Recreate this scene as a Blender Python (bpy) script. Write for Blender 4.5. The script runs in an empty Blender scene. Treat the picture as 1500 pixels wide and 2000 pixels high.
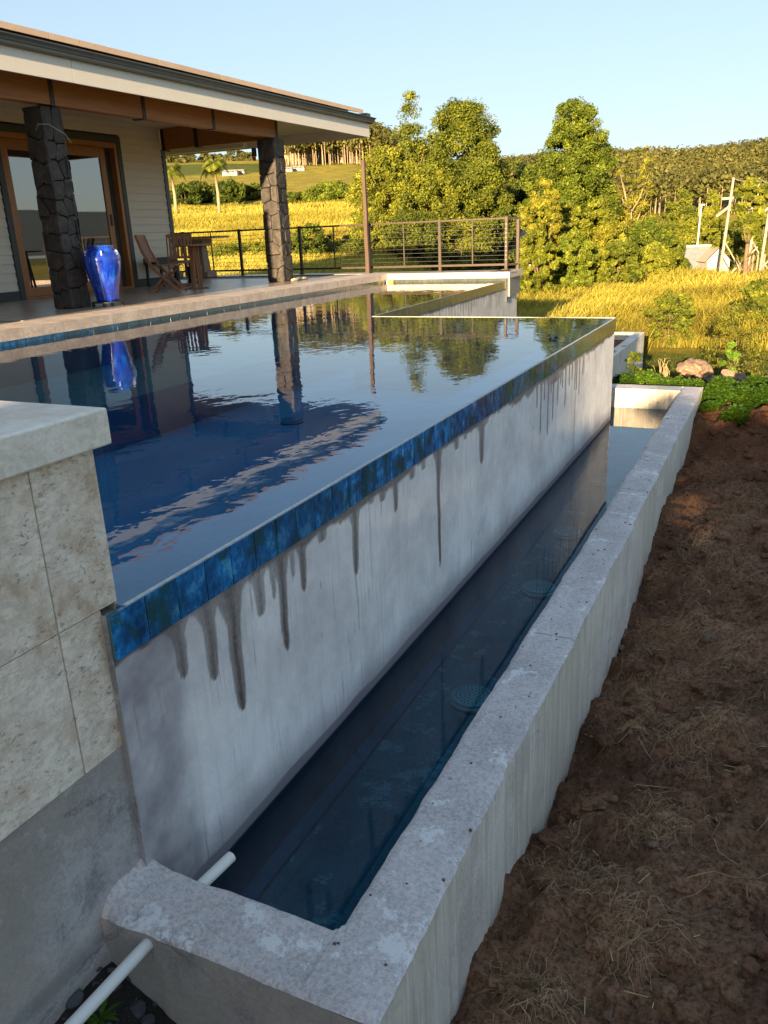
import bpy, math, random
import numpy as np
from mathutils import Vector, Matrix
random.seed(7)
RNG = np.random.default_rng(7)
R = math.radians
SC = bpy.context.scene
COL = SC.collection

# ------------------------------------------------------------------ camera
CR = np.array([0.90389093, 0.42589844, -0.03989612])
CU = np.array([-0.10463533, 0.31057105, 0.94477355])
CW = np.array([-0.41476816, 0.8497977, -0.32528638])
CC = np.array([1.60477663, -9.17678396, 0.97600312])
FPX = 1588.06
cd = bpy.data.cameras.new('camera')
cd.sensor_fit = 'HORIZONTAL'; cd.sensor_width = 36.0; cd.lens = 36.0 * FPX / 1500.0
cd.clip_start = 0.05; cd.clip_end = 9000
cam = bpy.data.objects.new('camera', cd); COL.objects.link(cam)
cam.matrix_world = Matrix(((CR[0], CU[0], -CW[0], CC[0]), (CR[1], CU[1], -CW[1], CC[1]),
                           (CR[2], CU[2], -CW[2], CC[2]), (0, 0, 0, 1)))
SC.camera = cam

# ------------------------------------------------------------------ light
SUN_EL, SUN_AZ = 8.6, 174.0          # azimuth clockwise from +Y, towards the sun
sd = Vector((math.sin(R(SUN_AZ)) * math.cos(R(SUN_EL)), math.cos(R(SUN_AZ)) * math.cos(R(SUN_EL)), math.sin(R(SUN_EL))))
W = bpy.data.worlds.new('World'); SC.world = W; W.use_nodes = True
wn = W.node_tree.nodes; wl = W.node_tree.links
bg = wn['Background']; sky = wn.new('ShaderNodeTexSky'); sky.sky_type = 'NISHITA'; sky.sun_disc = False
sky.sun_elevation = R(SUN_EL); sky.sun_rotation = R(SUN_AZ); sky.altitude = 600
sky.air_density = 1.0; sky.dust_density = 1.2; sky.ozone_density = 3.0
gm_ = wn.new('ShaderNodeGamma'); gm_.inputs[1].default_value = 0.46
wl.new(sky.outputs[0], gm_.inputs[0]); wl.new(gm_.outputs[0], bg.inputs[0]); bg.inputs[1].default_value = 0.14
sl = bpy.data.lights.new('sun', 'SUN'); sl.energy = 5.0; sl.angle = R(0.55); sl.color = (1.0, 0.74, 0.42)
so = bpy.data.objects.new('sun', sl); COL.objects.link(so); so.rotation_euler = sd.to_track_quat('Z', 'Y').to_euler()
vs = SC.view_settings; vs.view_transform = 'Standard'; vs.look = 'None'; vs.gamma = 1; vs.use_curve_mapping = False
vs.exposure = 1.9
SC.cycles.max_bounces = 8; SC.cycles.transparent_max_bounces = 12; SC.cycles.caustics_reflective = False

# ------------------------------------------------------------------ picture to place helpers
def ray(a, b):
    return CW + CR * (a - 750) / FPX - CU * (b - 1000) / FPX
def on(a, b, ax, v):
    d = ray(a, b); i = 'XYZ'.index(ax); t = (v - CC[i]) / d[i]
    return CC + t * d
def at(a, b, dist):
    d = ray(a, b); return CC + d * dist / math.hypot(d[0], d[1])

# ------------------------------------------------------------------ node material helper
def new_mat(name):
    m = bpy.data.materials.new(name); m.use_nodes = True
    nt = m.node_tree; return m, nt, nt.nodes['Principled BSDF']
class NT:
    def __init__(s, nt): s.nt = nt; s.n = nt.nodes; s.l = nt.links
    def pos(s): return s.n.new('ShaderNodeNewGeometry').outputs['Position']
    def mapv(s, v, sc=(1, 1, 1), rot=(0, 0, 0)):
        m = s.n.new('ShaderNodeMapping'); s.l.new(v, m.inputs[0]); m.inputs['Scale'].default_value = sc; m.inputs['Rotation'].default_value = rot
        return m.outputs[0]
    def noise(s, v, scale, detail=4, rough=.55, dist=0.):
        t = s.n.new('ShaderNodeTexNoise'); s.l.new(v, t.inputs['Vector'])
        t.inputs['Scale'].default_value = scale; t.inputs['Detail'].default_value = detail
        t.inputs['Roughness'].default_value = rough; t.inputs['Distortion'].default_value = dist
        return t.outputs['Fac']
    def vor(s, v, scale, feat='F1', out='Distance'):
        t = s.n.new('ShaderNodeTexVoronoi'); s.l.new(v, t.inputs['Vector']); t.feature = feat; t.inputs['Scale'].default_value = scale
        return t.outputs[out]
    def ramp(s, f, stops, interp='LINEAR'):
        r = s.n.new('ShaderNodeValToRGB'); s.l.new(f, r.inputs[0]); r.color_ramp.interpolation = interp
        e = r.color_ramp.elements
        while len(e) > 1: e.remove(e[-1])
        e[0].position = stops[0][0]; e[0].color = c4(stops[0][1])
        for p, c in stops[1:]:
            k = e.new(p); k.color = c4(c)
        return r.outputs[0]
    def mix(s, f, a, b, mode='MIX'):
        m = s.n.new('ShaderNodeMix'); m.data_type = 'RGBA'; m.blend_type = mode
        for i, v in ((0, f), (6, a), (7, b)):
            if isinstance(v, (int, float)): m.inputs[i].default_value = v if i == 0 else c4((v, v, v))
            elif isinstance(v, tuple): m.inputs[i].default_value = c4(v)
            else: s.l.new(v, m.inputs[i])
        return m.outputs[2]
    def math(s, op, a, b=0., clamp=False):
        m = s.n.new('ShaderNodeMath'); m.operation = op; m.use_clamp = clamp
        for i, v in enumerate((a, b)):
            if isinstance(v, (int, float)): m.inputs[i].default_value = v
            else: s.l.new(v, m.inputs[i])
        return m.outputs[0]
    def bump(s, h, strength, dist, normal=None):
        b = s.n.new('ShaderNodeBump'); s.l.new(h, b.inputs['Height']); b.inputs['Strength'].default_value = strength; b.inputs['Distance'].default_value = dist
        if normal is not None: s.l.new(normal, b.inputs['Normal'])
        return b.outputs[0]
    def rnd(s): return s.n.new('ShaderNodeObjectInfo').outputs['Random']
    def attr(s, name, out='Fac'):
        a = s.n.new('ShaderNodeAttribute'); a.attribute_name = name; return a.outputs[out]
    def sep(s, v, i):
        x = s.n.new('ShaderNodeSeparateXYZ'); s.l.new(v, x.inputs[0]); return x.outputs[i]
def c4(c): return (c[0], c[1], c[2], 1.0) if len(c) == 3 else c

def simple(name, c1, c2=None, rough=.6, scale=6., bump=0., bscale=40., bdist=.004, metal=0., stretch=(1, 1, 1), spec=.5, rnd=0.):
    m, nt, p = new_mat(name); t = NT(nt)
    c2 = c2 or tuple(x * .7 for x in c1)
    v = t.mapv(t.pos(), stretch)
    n = t.noise(v, scale, 5, .6)
    col = t.ramp(n, [(.3, c2), (.7, c1)])
    if rnd: col = t.mix(t.math('MULTIPLY', t.rnd(), rnd), col, tuple(x * .55 for x in c2))
    t.l.new(col, p.inputs['Base Color'])
    p.inputs['Roughness'].default_value = rough; p.inputs['Metallic'].default_value = metal
    p.inputs['Specular IOR Level'].default_value = spec
    if bump:
        t.l.new(t.bump(t.noise(v, bscale, 6, .65), bump, bdist), p.inputs['Normal'])
    return m

def leafmat(name, dark, light, warm=None, transl=.35, rough=.6):
    m, nt, p = new_mat(name); t = NT(nt)
    a = t.attr('tint')
    stops = [(0., dark), (.75, light)] + ([(1., warm)] if warm else [])
    col = t.ramp(a, stops)
    t.l.new(col, p.inputs['Base Color']); p.inputs['Roughness'].default_value = rough; p.inputs['Specular IOR Level'].default_value = .2
    tr = nt.nodes.new('ShaderNodeBsdfTranslucent'); t.l.new(col, tr.inputs[0])
    mx = nt.nodes.new('ShaderNodeMixShader'); mx.inputs[0].default_value = transl
    t.l.new(p.outputs[0], mx.inputs[1]); t.l.new(tr.outputs[0], mx.inputs[2])
    t.l.new(mx.outputs[0], nt.nodes['Material Output'].inputs[0])
    return m

# ---- concrete (plain, rough top, stained wall)
def concrete(name, base, dark, pale, streak=0., speck=.5, stain=False, wet=False, patch=.0, bumpd=.004, warm=None):
    m, nt, p = new_mat(name); t = NT(nt); P = t.pos()
    n1 = t.noise(P, 2.2, 9, .68, .15)
    col = t.ramp(n1, [(.38, dark), (.5, base), (.6, tuple(min(1, x * 1.15) for x in base))])
    n2 = t.noise(P, 75, 5, .8)
    col = t.mix(speck, col, t.ramp(n2, [(.40, tuple(x * .5 for x in base)), (.5, base), (.60, tuple(min(1, x * 1.3) for x in base))]))
    if warm:
        col = t.mix(t.ramp(t.noise(P, 1.1, 4, .6), [(.42, (0, 0, 0)), (.6, (.8, .8, .8))]), col, warm)
    if patch >= .75:
        fy = t.math('FRACT', t.math('DIVIDE', t.math('ADD', t.sep(P, 1), 9.35), 2.44))
        fy = t.math('ABSOLUTE', t.math('SUBTRACT', t.math('ADD', fy, t.math('MULTIPLY', t.noise(P, 9, 4), .004)), .5))
        col = t.mix(t.ramp(fy, [(.0, (.7, .7, .7)), (.0022, (0, 0, 0))]), col, tuple(x * .3 for x in base))
    if streak:
        s1 = t.noise(t.mapv(P, (14, 14, .8)), 1.6, 5, .7, .2)
        col = t.mix(t.ramp(s1, [(.5, (0, 0, 0)), (.62, (streak,) * 3)]), col, dark)
        s2 = t.noise(t.mapv(P, (30, 30, 1.6)), 1.2, 4, .7, .3)
        col = t.mix(t.ramp(s2, [(.54, (0, 0, 0)), (.62, (streak * .8,) * 3)]), col, pale)
    if patch:
        s3 = t.noise(P, 4.5, 12, .78, .1)
        col = t.mix(t.ramp(s3, [(.555, (0, 0, 0)), (.575, (patch,) * 3)]), col, pale)
    pits = t.vor(t.mapv(P, (1, 1, .45)), 11, 'F1')
    pmask = t.math('MULTIPLY', t.ramp(pits, [(.07, (1, 1, 1)), (.10, (0, 0, 0))]), t.ramp(t.noise(P, 3.1, 2), [(.5, (0, 0, 0)), (.6, (1, 1, 1))]))
    col = t.mix(t.math('MULTIPLY', pmask, .55), col, tuple(x * .35 for x in base))
    cr = t.vor(t.mapv(P, (1, .55, 1)), 1.7, 'DISTANCE_TO_EDGE')
    cr = t.math('ADD', cr, t.math('MULTIPLY', t.math('SUBTRACT', t.noise(P, 7, 6, .7), .5), .16))
    cm = t.math('MULTIPLY', t.ramp(t.math('ABSOLUTE', cr), [(.0, (1, 1, 1)), (.006, (0, 0, 0))]), t.ramp(t.noise(P, 1.3, 2), [(.5, (0, 0, 0)), (.56, (1, 1, 1))]))
    if not stain: col = t.mix(t.math('MULTIPLY', cm, .65), col, tuple(x * .3 for x in base))
    rough = .88
    if stain:
        a = t.attr('stain'); b = t.attr('damp')
        e = t.noise(P, 60, 3)
        am = t.math('MULTIPLY', a, t.math('ADD', t.math('MULTIPLY', e, .5), .7), True)
        sc_ = t.ramp(t.noise(t.mapv(P, (46, 46, 1.1)), 1.3, 5, .75, .1), [(.585, (0, 0, 0)), (.62, (.7, .7, .7))])
        col = t.mix(t.math('MULTIPLY', sc_, t.ramp(t.noise(P, 1.7, 3), [(.42, (0, 0, 0)), (.56, (1, 1, 1))])), col, (.36, .34, .37))
        col = t.mix(b, col, (.25, .23, .26))
        col = t.mix(am, col, (.10, .068, .055))
        rr = t.math('SUBTRACT', .88, t.math('MULTIPLY', am, .45)); t.l.new(rr, p.inputs['Roughness'])
    t.l.new(col, p.inputs['Base Color'])
    if not stain: p.inputs['Roughness'].default_value = rough
    h = t.math('ADD', t.noise(P, 28, 8, .7), t.math('MULTIPLY', pmask, -1.2))
    h = t.math('ADD', h, t.math('MULTIPLY', t.noise(P, 160, 4, .7), .35 * speck * 2))
    t.l.new(t.bump(h, .8, bumpd), p.inputs['Normal'])
    return m

M = {}
M['wallc'] = concrete('plastered_concrete', (.80, .78, .77), (.66, .63, .63), (.86, .85, .83), streak=.3, speck=.10, stain=True, bumpd=.0016)
M['upwallc'] = concrete('upper_wall_plaster', (.66, .62, .58), (.46, .43, .41), (.74, .7, .66), streak=.6, speck=.12, stain=True, bumpd=.003)
M['topc'] = concrete('rough_cast_concrete', (.60, .55, .54), (.44, .395, .385), (.82, .82, .81), speck=.5, patch=.8, bumpd=.009)
M['sidec'] = concrete('streaked_concrete', (.78, .72, .63), (.55, .49, .43), (.86, .83, .78), streak=.8, speck=.3, bumpd=.008, warm=(.62, .54, .41))
M['nearc'] = concrete('grey_concrete', (.36, .335, .31), (.22, .205, .2), (.42, .41, .4), speck=.25, bumpd=.004, warm=(.27, .25, .2))
M['leftc'] = concrete('mottled_damp_concrete', (.44, .415, .405), (.20, .18, .175), (.6, .59, .58), speck=.3, patch=.35, bumpd=.008, warm=(.30, .26, .20))
M['basinfloor'] = concrete('basin_floor_concrete', (.06, .14, .185), (.025, .06, .095), (.24, .42, .46), speck=.35, patch=.5, bumpd=.004)
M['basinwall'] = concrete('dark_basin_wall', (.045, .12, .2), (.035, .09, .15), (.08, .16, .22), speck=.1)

def travertine(name, a=(.55, .50, .43), b=(.43, .37, .30), c=(.33, .26, .19), vein=True, pit=1.):
    m, nt, p = new_mat(name); t = NT(nt); P = t.pos()
    off = t.n.new('ShaderNodeVectorMath'); off.operation = 'ADD'
    rv = t.math('MULTIPLY', t.rnd(), 9.0); cx = t.n.new('ShaderNodeCombineXYZ'); t.l.new(rv, cx.inputs[0]); t.l.new(rv, cx.inputs[2])
    t.l.new(P, off.inputs[0]); t.l.new(cx.outputs[0], off.inputs[1]); V = off.outputs[0]
    n1 = t.noise(V, 5, 12, .72, .1)
    col = t.ramp(n1, [(.40, c), (.47, b), (.53, a), (.62, tuple(min(1, x * 1.12) for x in a))])
    n2 = t.noise(t.mapv(V, (1, 1, 1.6)), 30, 8, .8, .0)
    col = t.mix(t.ramp(n2, [(.42, (.6, .6, .6)), (.54, (0, 0, 0))]), col, tuple(x * .75 for x in b))
    n3 = t.noise(t.mapv(V, (1.4, 1.4, 2.6)), 38, 6, .8, .5)
    pm = t.math('MULTIPLY', t.ramp(n3, [(.385, (1, 1, 1)), (.42, (0, 0, 0))]), t.ramp(t.noise(V, 8, 5, .7), [(.47, (0, 0, 0)), (.54, (pit, pit, pit))]))
    col = t.mix(t.math('MULTIPLY', pm, .55), col, (.16, .12, .09))
    if vein:
        n4 = t.noise(t.mapv(V, (1, 1, 4)), 2.0, 9, .6, .8)
        vm = t.ramp(n4, [(.493, (0, 0, 0)), (.5, (.35, .35, .35)), (.507, (0, 0, 0))])
        col = t.mix(vm, col, (.3, .24, .19))
    t.l.new(col, p.inputs['Base Color']); p.inputs['Roughness'].default_value = .55
    h = t.math('SUBTRACT', t.math('MULTIPLY', n2, .3), pm)
    t.l.new(t.bump(h, .7, .003), p.inputs['Normal'])
    return m
M['trav'] = travertine('travertine', (.90, .80, .67), (.80, .67, .53), (.60, .44, .31))
M['marble'] = travertine('polished_travertine_coping', (.90, .84, .74), (.87, .79, .68), (.78, .66, .53), pit=.15)
M['coping'] = travertine('pink_beige_stone_tile', (.70, .58, .48), (.63, .51, .42), (.55, .43, .35), vein=False, pit=.1)
M['floor'] = travertine('deck_floor_tile', (.42, .34, .28), (.36, .285, .235), (.29, .225, .18), vein=False, pit=.0)
for k in ('floor', 'marble'): M[k].node_tree.nodes['Principled BSDF'].inputs['Roughness'].default_value = .28
M['grout'] = simple('grout', (.42, .36, .29), (.33, .28, .22), .9, 30, .4)
M['whitegrout'] = simple('pale_grout', (.62, .64, .62), (.4, .43, .42), .7, 40)
M['tilegrout'] = simple('aqua_grout', (.16, .27, .27), (.08, .15, .15), .7, 30)
M['darkgrout'] = simple('dark_grout', (.12, .14, .14), (.07, .08, .09), .7, 40)

def bluetile():
    m, nt, p = new_mat('blue_glazed_tile'); t = NT(nt); P = t.pos()
    off = t.n.new('ShaderNodeVectorMath'); off.operation = 'ADD'
    rv = t.math('MULTIPLY', t.rnd(), 31.0); cx = t.n.new('ShaderNodeCombineXYZ'); t.l.new(rv, cx.inputs[1]); t.l.new(rv, cx.inputs[0])
    t.l.new(P, off.inputs[0]); t.l.new(cx.outputs[0], off.inputs[1]); V = t.mapv(off.outputs[0], (1, 1, .75))
    n1 = t.noise(V, 11, 9, .7, .05)
    col = t.ramp(n1, [(.34, (.004, .03, .12)), (.43, (.006, .11, .30)), (.5, (.01, .19, .50)), (.56, (.015, .30, .80)), (.62, (.10, .52, .97))])
    col = t.mix(t.math('MULTIPLY', t.math('FRACT', t.math('MULTIPLY', t.rnd(), 7.3)), .65), col, (.005, .035, .075))
    n2 = t.noise(V, 8, 8, .65, .1)
    col = t.mix(t.ramp(n2, [(.5, (0, 0, 0)), (.6, (.85, .85, .85))]), col, (.014, .075, .07))
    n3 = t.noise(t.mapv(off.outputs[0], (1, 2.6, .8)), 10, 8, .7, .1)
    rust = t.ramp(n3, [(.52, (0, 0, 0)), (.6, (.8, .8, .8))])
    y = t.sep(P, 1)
    far = t.math('ADD', .22, t.math('MULTIPLY', t.math('ADD', y, 5.2), .22), True)  # browning with distance paints grazing reflection as well as rust
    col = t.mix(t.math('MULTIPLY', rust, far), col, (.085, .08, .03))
    # far tiles: grazing reflection painted in as grey, along with mineral staining
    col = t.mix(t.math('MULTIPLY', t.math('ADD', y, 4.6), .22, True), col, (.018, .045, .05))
    graze_bloom = t.math('MULTIPLY', t.math('ADD', y, 2.4), .26, True)
    col = t.mix(t.math('MULTIPLY', graze_bloom, t.ramp(t.noise(t.mapv(P, (1, 6, .6)), 6, 4, .7), [(.3, (.35, .35, .35)), (.7, (1, 1, 1))])), col, (.12, .13, .115))
    t.l.new(col, p.inputs['Base Color']); p.inputs['Roughness'].default_value = .2
    p.inputs['Coat Weight'].default_value = .4; p.inputs['Coat Roughness'].default_value = .08
    t.l.new(t.bump(t.noise(V, 18, 4), .3, .003), p.inputs['Normal'])
    return m
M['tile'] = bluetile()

def water(name, tint, scale, strength, dist, stretch=(1, 1, 1)):
    m = bpy.data.materials.new(name); m.use_nodes = True; nt = m.node_tree; nt.nodes.clear(); t = NT(nt)
    out = nt.nodes.new('ShaderNodeOutputMaterial'); g = nt.nodes.new('ShaderNodeBsdfGlossy'); g.inputs['Roughness'].default_value = .0
    g.inputs['Color'].default_value = (.97, .98, 1, 1)
    tr = nt.nodes.new('ShaderNodeBsdfTransparent'); tr.inputs[0].default_value = c4(tint)
    fr = nt.nodes.new('ShaderNodeFresnel'); fr.inputs[0].default_value = 1.4
    mx = nt.nodes.new('ShaderNodeMixShader')
    P = t.mapv(t.pos(), stretch, (0, 0, R(18)))
    h = t.math('ADD', t.noise(P, scale, 3, .5, .3), t.math('MULTIPLY', t.noise(P, scale * 3.1, 2, .5), .22))
    b = t.bump(h, strength, dist)
    t.l.new(b, g.inputs['Normal']); t.l.new(b, fr.inputs['Normal'])
    t.l.new(fr.outputs[0], mx.inputs[0]); t.l.new(tr.outputs[0], mx.inputs[1]); t.l.new(g.outputs[0], mx.inputs[2])
    t.l.new(mx.outputs[0], out.inputs[0]); return m
M['poolwater'] = water('pool_water', (.66, .90, 1.0), 3.6, .26, .007, (1, .8, 1))
M['basinwater'] = water('basin_water', (.44, .76, .88), 2.0, .08, .004)
def lining():
    m, nt, p = new_mat('pool_plaster'); t = NT(nt); P = t.pos()
    col = t.ramp(t.noise(P, 1.4, 5), [(.4, (.03, .25, .46)), (.6, (.045, .31, .53))])
    col = t.mix(t.ramp(t.noise(P, 60, 3), [(.4, (0, 0, 0)), (.7, (.4, .4, .4))]), col, (.03, .14, .2))
    t.l.new(col, p.inputs['Base Color']); p.inputs['Roughness'].default_value = .7; return m
M['lining'] = lining()
M['shelf'] = simple('shallow_shelf_plaster', (.09, .28, .30), (.05, .2, .26), .7, 7)

# house
M['board'] = simple('cream_weatherboard', (.74, .67, .55), (.68, .61, .5), .55, 5, .2, 90, .001, stretch=(1, .3, 2))
M['trim'] = simple('charcoal_trim', (.05, .055, .055), (.035, .04, .04), .5, 9)
M['gutter'] = simple('charcoal_gutter', (.07, .085, .09), (.055, .065, .07), .38, 4)
M['fascia'] = simple('cream_fascia_paint', (.86, .80, .70), (.82, .76, .66), .45, 3, .1, 60, .001)
M['soffit'] = simple('soffit_paint', (.74, .64, .49), (.7, .6, .45), .6, 3)
def wood(name, a, b, rough=.45, axis='Y', k=1.):
    m, nt, p = new_mat(name); t = NT(nt); P = t.pos()
    s = {'Y': (9, .7, 9), 'Z': (9, 9, .7), 'X': (.7, 9, 9)}[axis]
    n = t.noise(t.mapv(P, tuple(q * k for q in s)), 2.4, 6, .65, .8)
    col = t.ramp(n, [(.3, b), (.7, a)])
    col = t.mix(t.math('MULTIPLY', t.rnd(), .3), col, tuple(x * .6 for x in b))
    t.l.new(col, p.inputs['Base Color']); p.inputs['Roughness'].default_value = rough
    t.l.new(t.bump(n, .35, .002), p.inputs['Normal']); return m
M['beam'] = wood('oiled_timber_beam', (.46, .19, .05), (.32, .115, .028), .5, 'Y')
M['doorwood'] = wood('orange_door_timber', (.46, .2, .065), (.33, .125, .035), .4, 'Z')
M['teak'] = wood('brown_teak', (.38, .17, .08), (.24, .10, .045), .5, 'Z', 2)
M['post'] = wood('weathered_post_timber', (.13, .08, .055), (.08, .05, .035), .8, 'Z', 2)
M['consolewood'] = wood('pale_console_timber', (.42, .28, .17), (.3, .19, .11), .6, 'Z')
M['bracket'] = simple('dark_steel_bracket', (.035, .02, .02), (.02, .012, .012), .5)
M['rail'] = simple('bronze_railing', (.085, .06, .045), (.06, .045, .035), .42, 10, metal=.3)
M['cable'] = simple('steel_cable', (.5, .48, .45), (.4, .38, .35), .35, 10, metal=.9)
M['rooftile'] = simple('buff_roof_tile', (.82, .60, .42), (.75, .53, .38), .8, 6, .3, 60, .003, rnd=.25)
M['roofsheet'] = M['rooftile']
def glass():
    m, nt, p = new_mat('dark_reflective_glass'); p.inputs['Base Color'].default_value = (.012, .016, .02, 1)
    p.inputs['Roughness'].default_value = .015; p.inputs['IOR'].default_value = 2.3; p.inputs['Specular IOR Level'].default_value = .75
    p.inputs['Coat Weight'].default_value = .5; p.inputs['Coat Roughness'].default_value = .01
    return m
M['glass'] = glass()
def stone():
    m, nt, p = new_mat('dark_basalt_stone'); t = NT(nt); P = t.pos()
    n = t.noise(P, 9, 6, .7, .2)
    col = t.ramp(n, [(.35, (.026, .021, .018)), (.5, (.052, .043, .036)), (.65, (.10, .08, .06))])
    col = t.mix(t.math('MULTIPLY', t.rnd(), .55), col, (.028, .022, .02))
    t.l.new(col, p.inputs['Base Color']); p.inputs['Roughness'].default_value = .62
    t.l.new(t.bump(t.noise(P, 30, 7, .7), .7, .008), p.inputs['Normal']); return m
M['stone'] = stone()
M['mortar'] = simple('black_mortar', (.012, .01, .009), (.006, .005, .005), .95, 20)
def glaze():
    m, nt, p = new_mat('cobalt_glaze'); t = NT(nt); P = t.pos()
    n = t.noise(t.mapv(P, (9, 9, .8)), 1.3, 4, .6, .3)
    col = t.ramp(n, [(.3, (.004, .012, .16)), (.5, (.005, .035, .42)), (.68, (.02, .16, .75))])
    sp = t.noise(P, 70, 2); col = t.mix(t.ramp(sp, [(.62, (0, 0, 0)), (.72, (.25, .25, .25))]), col, (.3, .45, .8))
    t.l.new(col, p.inputs['Base Color']); p.inputs['Roughness'].default_value = .13; p.inputs['Coat Weight'].default_value = 1.; p.inputs['Coat Roughness'].default_value = .05
    return m
M['glaze'] = glaze()
M['glazepale'] = simple('pale_glazed_lug', (.6, .66, .8), (.25, .35, .7), .15, 60)
M['black'] = simple('black_rubber', (.02, .022, .026), (.012, .013, .016), .35)
M['blackmat'] = simple('black_painted_metal', (.03, .03, .032), (.02, .02, .02), .5)
M['pvc'] = simple('white_pvc', (.78, .78, .74), (.72, .71, .66), .35, 4)
M['cloth'] = simple('pale_yellow_cloth', (.62, .5, .3), (.5, .39, .22), .9, 20, .5, 60, .004)
M['yellow'] = simple('yellow_plastic', (.75, .62, .12), (.65, .5, .1), .4)
M['wire'] = simple('pale_wire', (.45, .38, .3), (.3, .25, .2), .5)
M['orange'] = simple('orange_lamp_lens', (.6, .12, .03), (.4, .08, .02), .3)
def drainmat():
    m, nt, p = new_mat('teal_plastic_grate'); p.inputs['Base Color'].default_value = (.17, .40, .42, 1); p.inputs['Roughness'].default_value = .5; return m
M['drain'] = drainmat()
M['drainblue'] = simple('pool_drain_blue', (.05, .27, .45), (.04, .22, .38), .5)
M['drainhole'] = simple('grate_hole_dark', (.012, .025, .03), (.01, .02, .025), .8)

# ground
def dirt():
    m, nt, p = new_mat('dark_brown_soil'); t = NT(nt); P = t.pos()
    n = t.noise(P, 1.6, 8, .7, .3)
    col = t.ramp(n, [(.38, (.19, .095, .055)), (.5, (.36, .185, .105)), (.62, (.52, .285, .16))])
    col = t.mix(t.ramp(t.noise(P, 45, 8, .8), [(.42, (.7, .7, .7)), (.54, (0, 0, 0))]), col, (.05, .028, .019))
    col = t.mix(t.ramp(t.noise(P, 120, 3, .8), [(.55, (0, 0, 0)), (.62, (.5, .5, .5))]), col, (.26, .16, .095))
    red = t.math('MULTIPLY', t.math('ADD', t.sep(P, 1), 3.2), .30, True)
    col = t.mix(t.math('MULTIPLY', red, .75), col, t.ramp(n, [(.3, (.10, .032, .012)), (.7, (.22, .08, .028))]))
    t.l.new(col, p.inputs['Base Color']); p.inputs['Roughness'].default_value = .95; p.inputs['Specular IOR Level'].default_value = .2
    h = t.math('ADD', t.noise(P, 24, 9, .75), t.math('MULTIPLY', t.noise(P, 110, 4, .8), .4))
    t.l.new(t.bump(h, 1., .04), p.inputs['Normal']); return m
M['dirt'] = dirt()
def terrainmat():
    m, nt, p = new_mat('rough_pasture'); t = NT(nt); P = t.pos()
    n = t.noise(P, .035, 6, .6, .5)
    gold = t.ramp(t.noise(P, .35, 7, .7), [(.4, (.30, .23, .033)), (.6, (.50, .39, .055))])
    green = t.ramp(t.noise(P, .5, 6, .7), [(.4, (.07, .10, .015)), (.6, (.14, .16, .025))])
    col = t.mix(t.attr('green'), gold, green)
    rough_n = t.noise(t.mapv(P, (1, 1, 1)), 3.0, 6, .8)
    col = t.mix(t.ramp(rough_n, [(.42, (.3, .3, .3)), (.55, (0, 0, 0))]), col, (.10, .09, .02))
    t.l.new(col, p.inputs['Base Color']); p.inputs['Roughness'].default_value = .95; p.inputs['Specular IOR Level'].default_value = .1
    t.l.new(t.bump(rough_n, 1., .25), p.inputs['Normal']); return m
M['terrain'] = terrainmat()
M['grass'] = leafmat('golden_tall_grass', (0.107, 0.093, 0.014), (0.356, 0.299, 0.036), (0.513, 0.442, 0.085), .15, .7)
M['lawngrass'] = leafmat('short_green_grass', (0.037, 0.050, 0.007), (0.093, 0.112, 0.017), (0.198, 0.186, 0.037), .2, .7)
M['leafA'] = leafmat('bushy_tree_leaves', (0.028, 0.043, 0.006), (0.126, 0.150, 0.014), (0.228, 0.231, 0.023), .12)
M['leafB'] = leafmat('yellow_green_leaves', (0.044, 0.060, 0.008), (0.189, 0.203, 0.017), (0.302, 0.294, 0.028), .12)
M['leafC'] = leafmat('dense_green_leaves', (0.027, 0.045, 0.005), (0.112, 0.147, 0.013), (0.196, 0.224, 0.020), .12)
M['leafD'] = leafmat('golden_leaves', (0.063, 0.070, 0.010), (0.228, 0.217, 0.018), (0.340, 0.294, 0.028), .12)
M['leafE'] = leafmat('bright_green_leaves', (0.030, 0.068, 0.007), (0.083, 0.180, 0.015), (0.180, 0.300, 0.030), .25)
M['leafF'] = leafmat('forest_leaves', (0.031, 0.037, 0.009), (0.105, 0.101, 0.024), (0.166, 0.151, 0.037), .1)
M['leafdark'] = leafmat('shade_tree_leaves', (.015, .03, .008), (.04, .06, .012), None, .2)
M['palm'] = leafmat('palm_leaves', (0.043, 0.062, 0.007), (0.174, 0.198, 0.019), (0.310, 0.291, 0.037), .2)
M['bark'] = simple('tree_bark', (.22, .15, .08), (.12, .08, .045), .9, 8, .6, 30, .01)
M['palebark'] = simple('pale_bark', (.40, .30, .19), (.28, .2, .12), .9, 8)
M['pole'] = simple('grey_wooden_pole', (.46, .40, .31), (.36, .3, .22), .8, 4)
M['whitepole'] = simple('white_pole', (.75, .68, .52), (.7, .62, .46), .6)
M['rock'] = simple('brown_rock', (.24, .155, .10), (.13, .08, .05), .85, 12, .7, 40, .006, rnd=.5)
M['greyrock'] = simple('dark_grey_gravel', (.10, .10, .105), (.045, .045, .05), .8, 14, .7, 50, .005, rnd=.5)
M['boulder'] = simple('reddish_boulder', (.32, .21, .14), (.2, .125, .08), .85, 4, .7, 20, .012)
M['root'] = simple('dry_fibrous_root', (.55, .38, .22), (.34, .22, .12), .9, 10)
M['straw'] = simple('dry_straw', (.5, .38, .2), (.38, .27, .13), .7, 10)
M['gravelsoil'] = simple('dark_rubble_soil', (.03, .024, .02), (.012, .01, .009), .95, 20, .8, 60, .02)
M['whitewall'] = simple('white_farm_wall', (.55, .50, .42), (.45, .4, .33), .7)
M['bluewall'] = simple('grey_blue_farm_wall', (.17, .2, .22), (.12, .14, .16), .7)
M['farroof'] = simple('pale_far_roof', (.5, .42, .33), (.42, .35, .27), .7)

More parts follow.
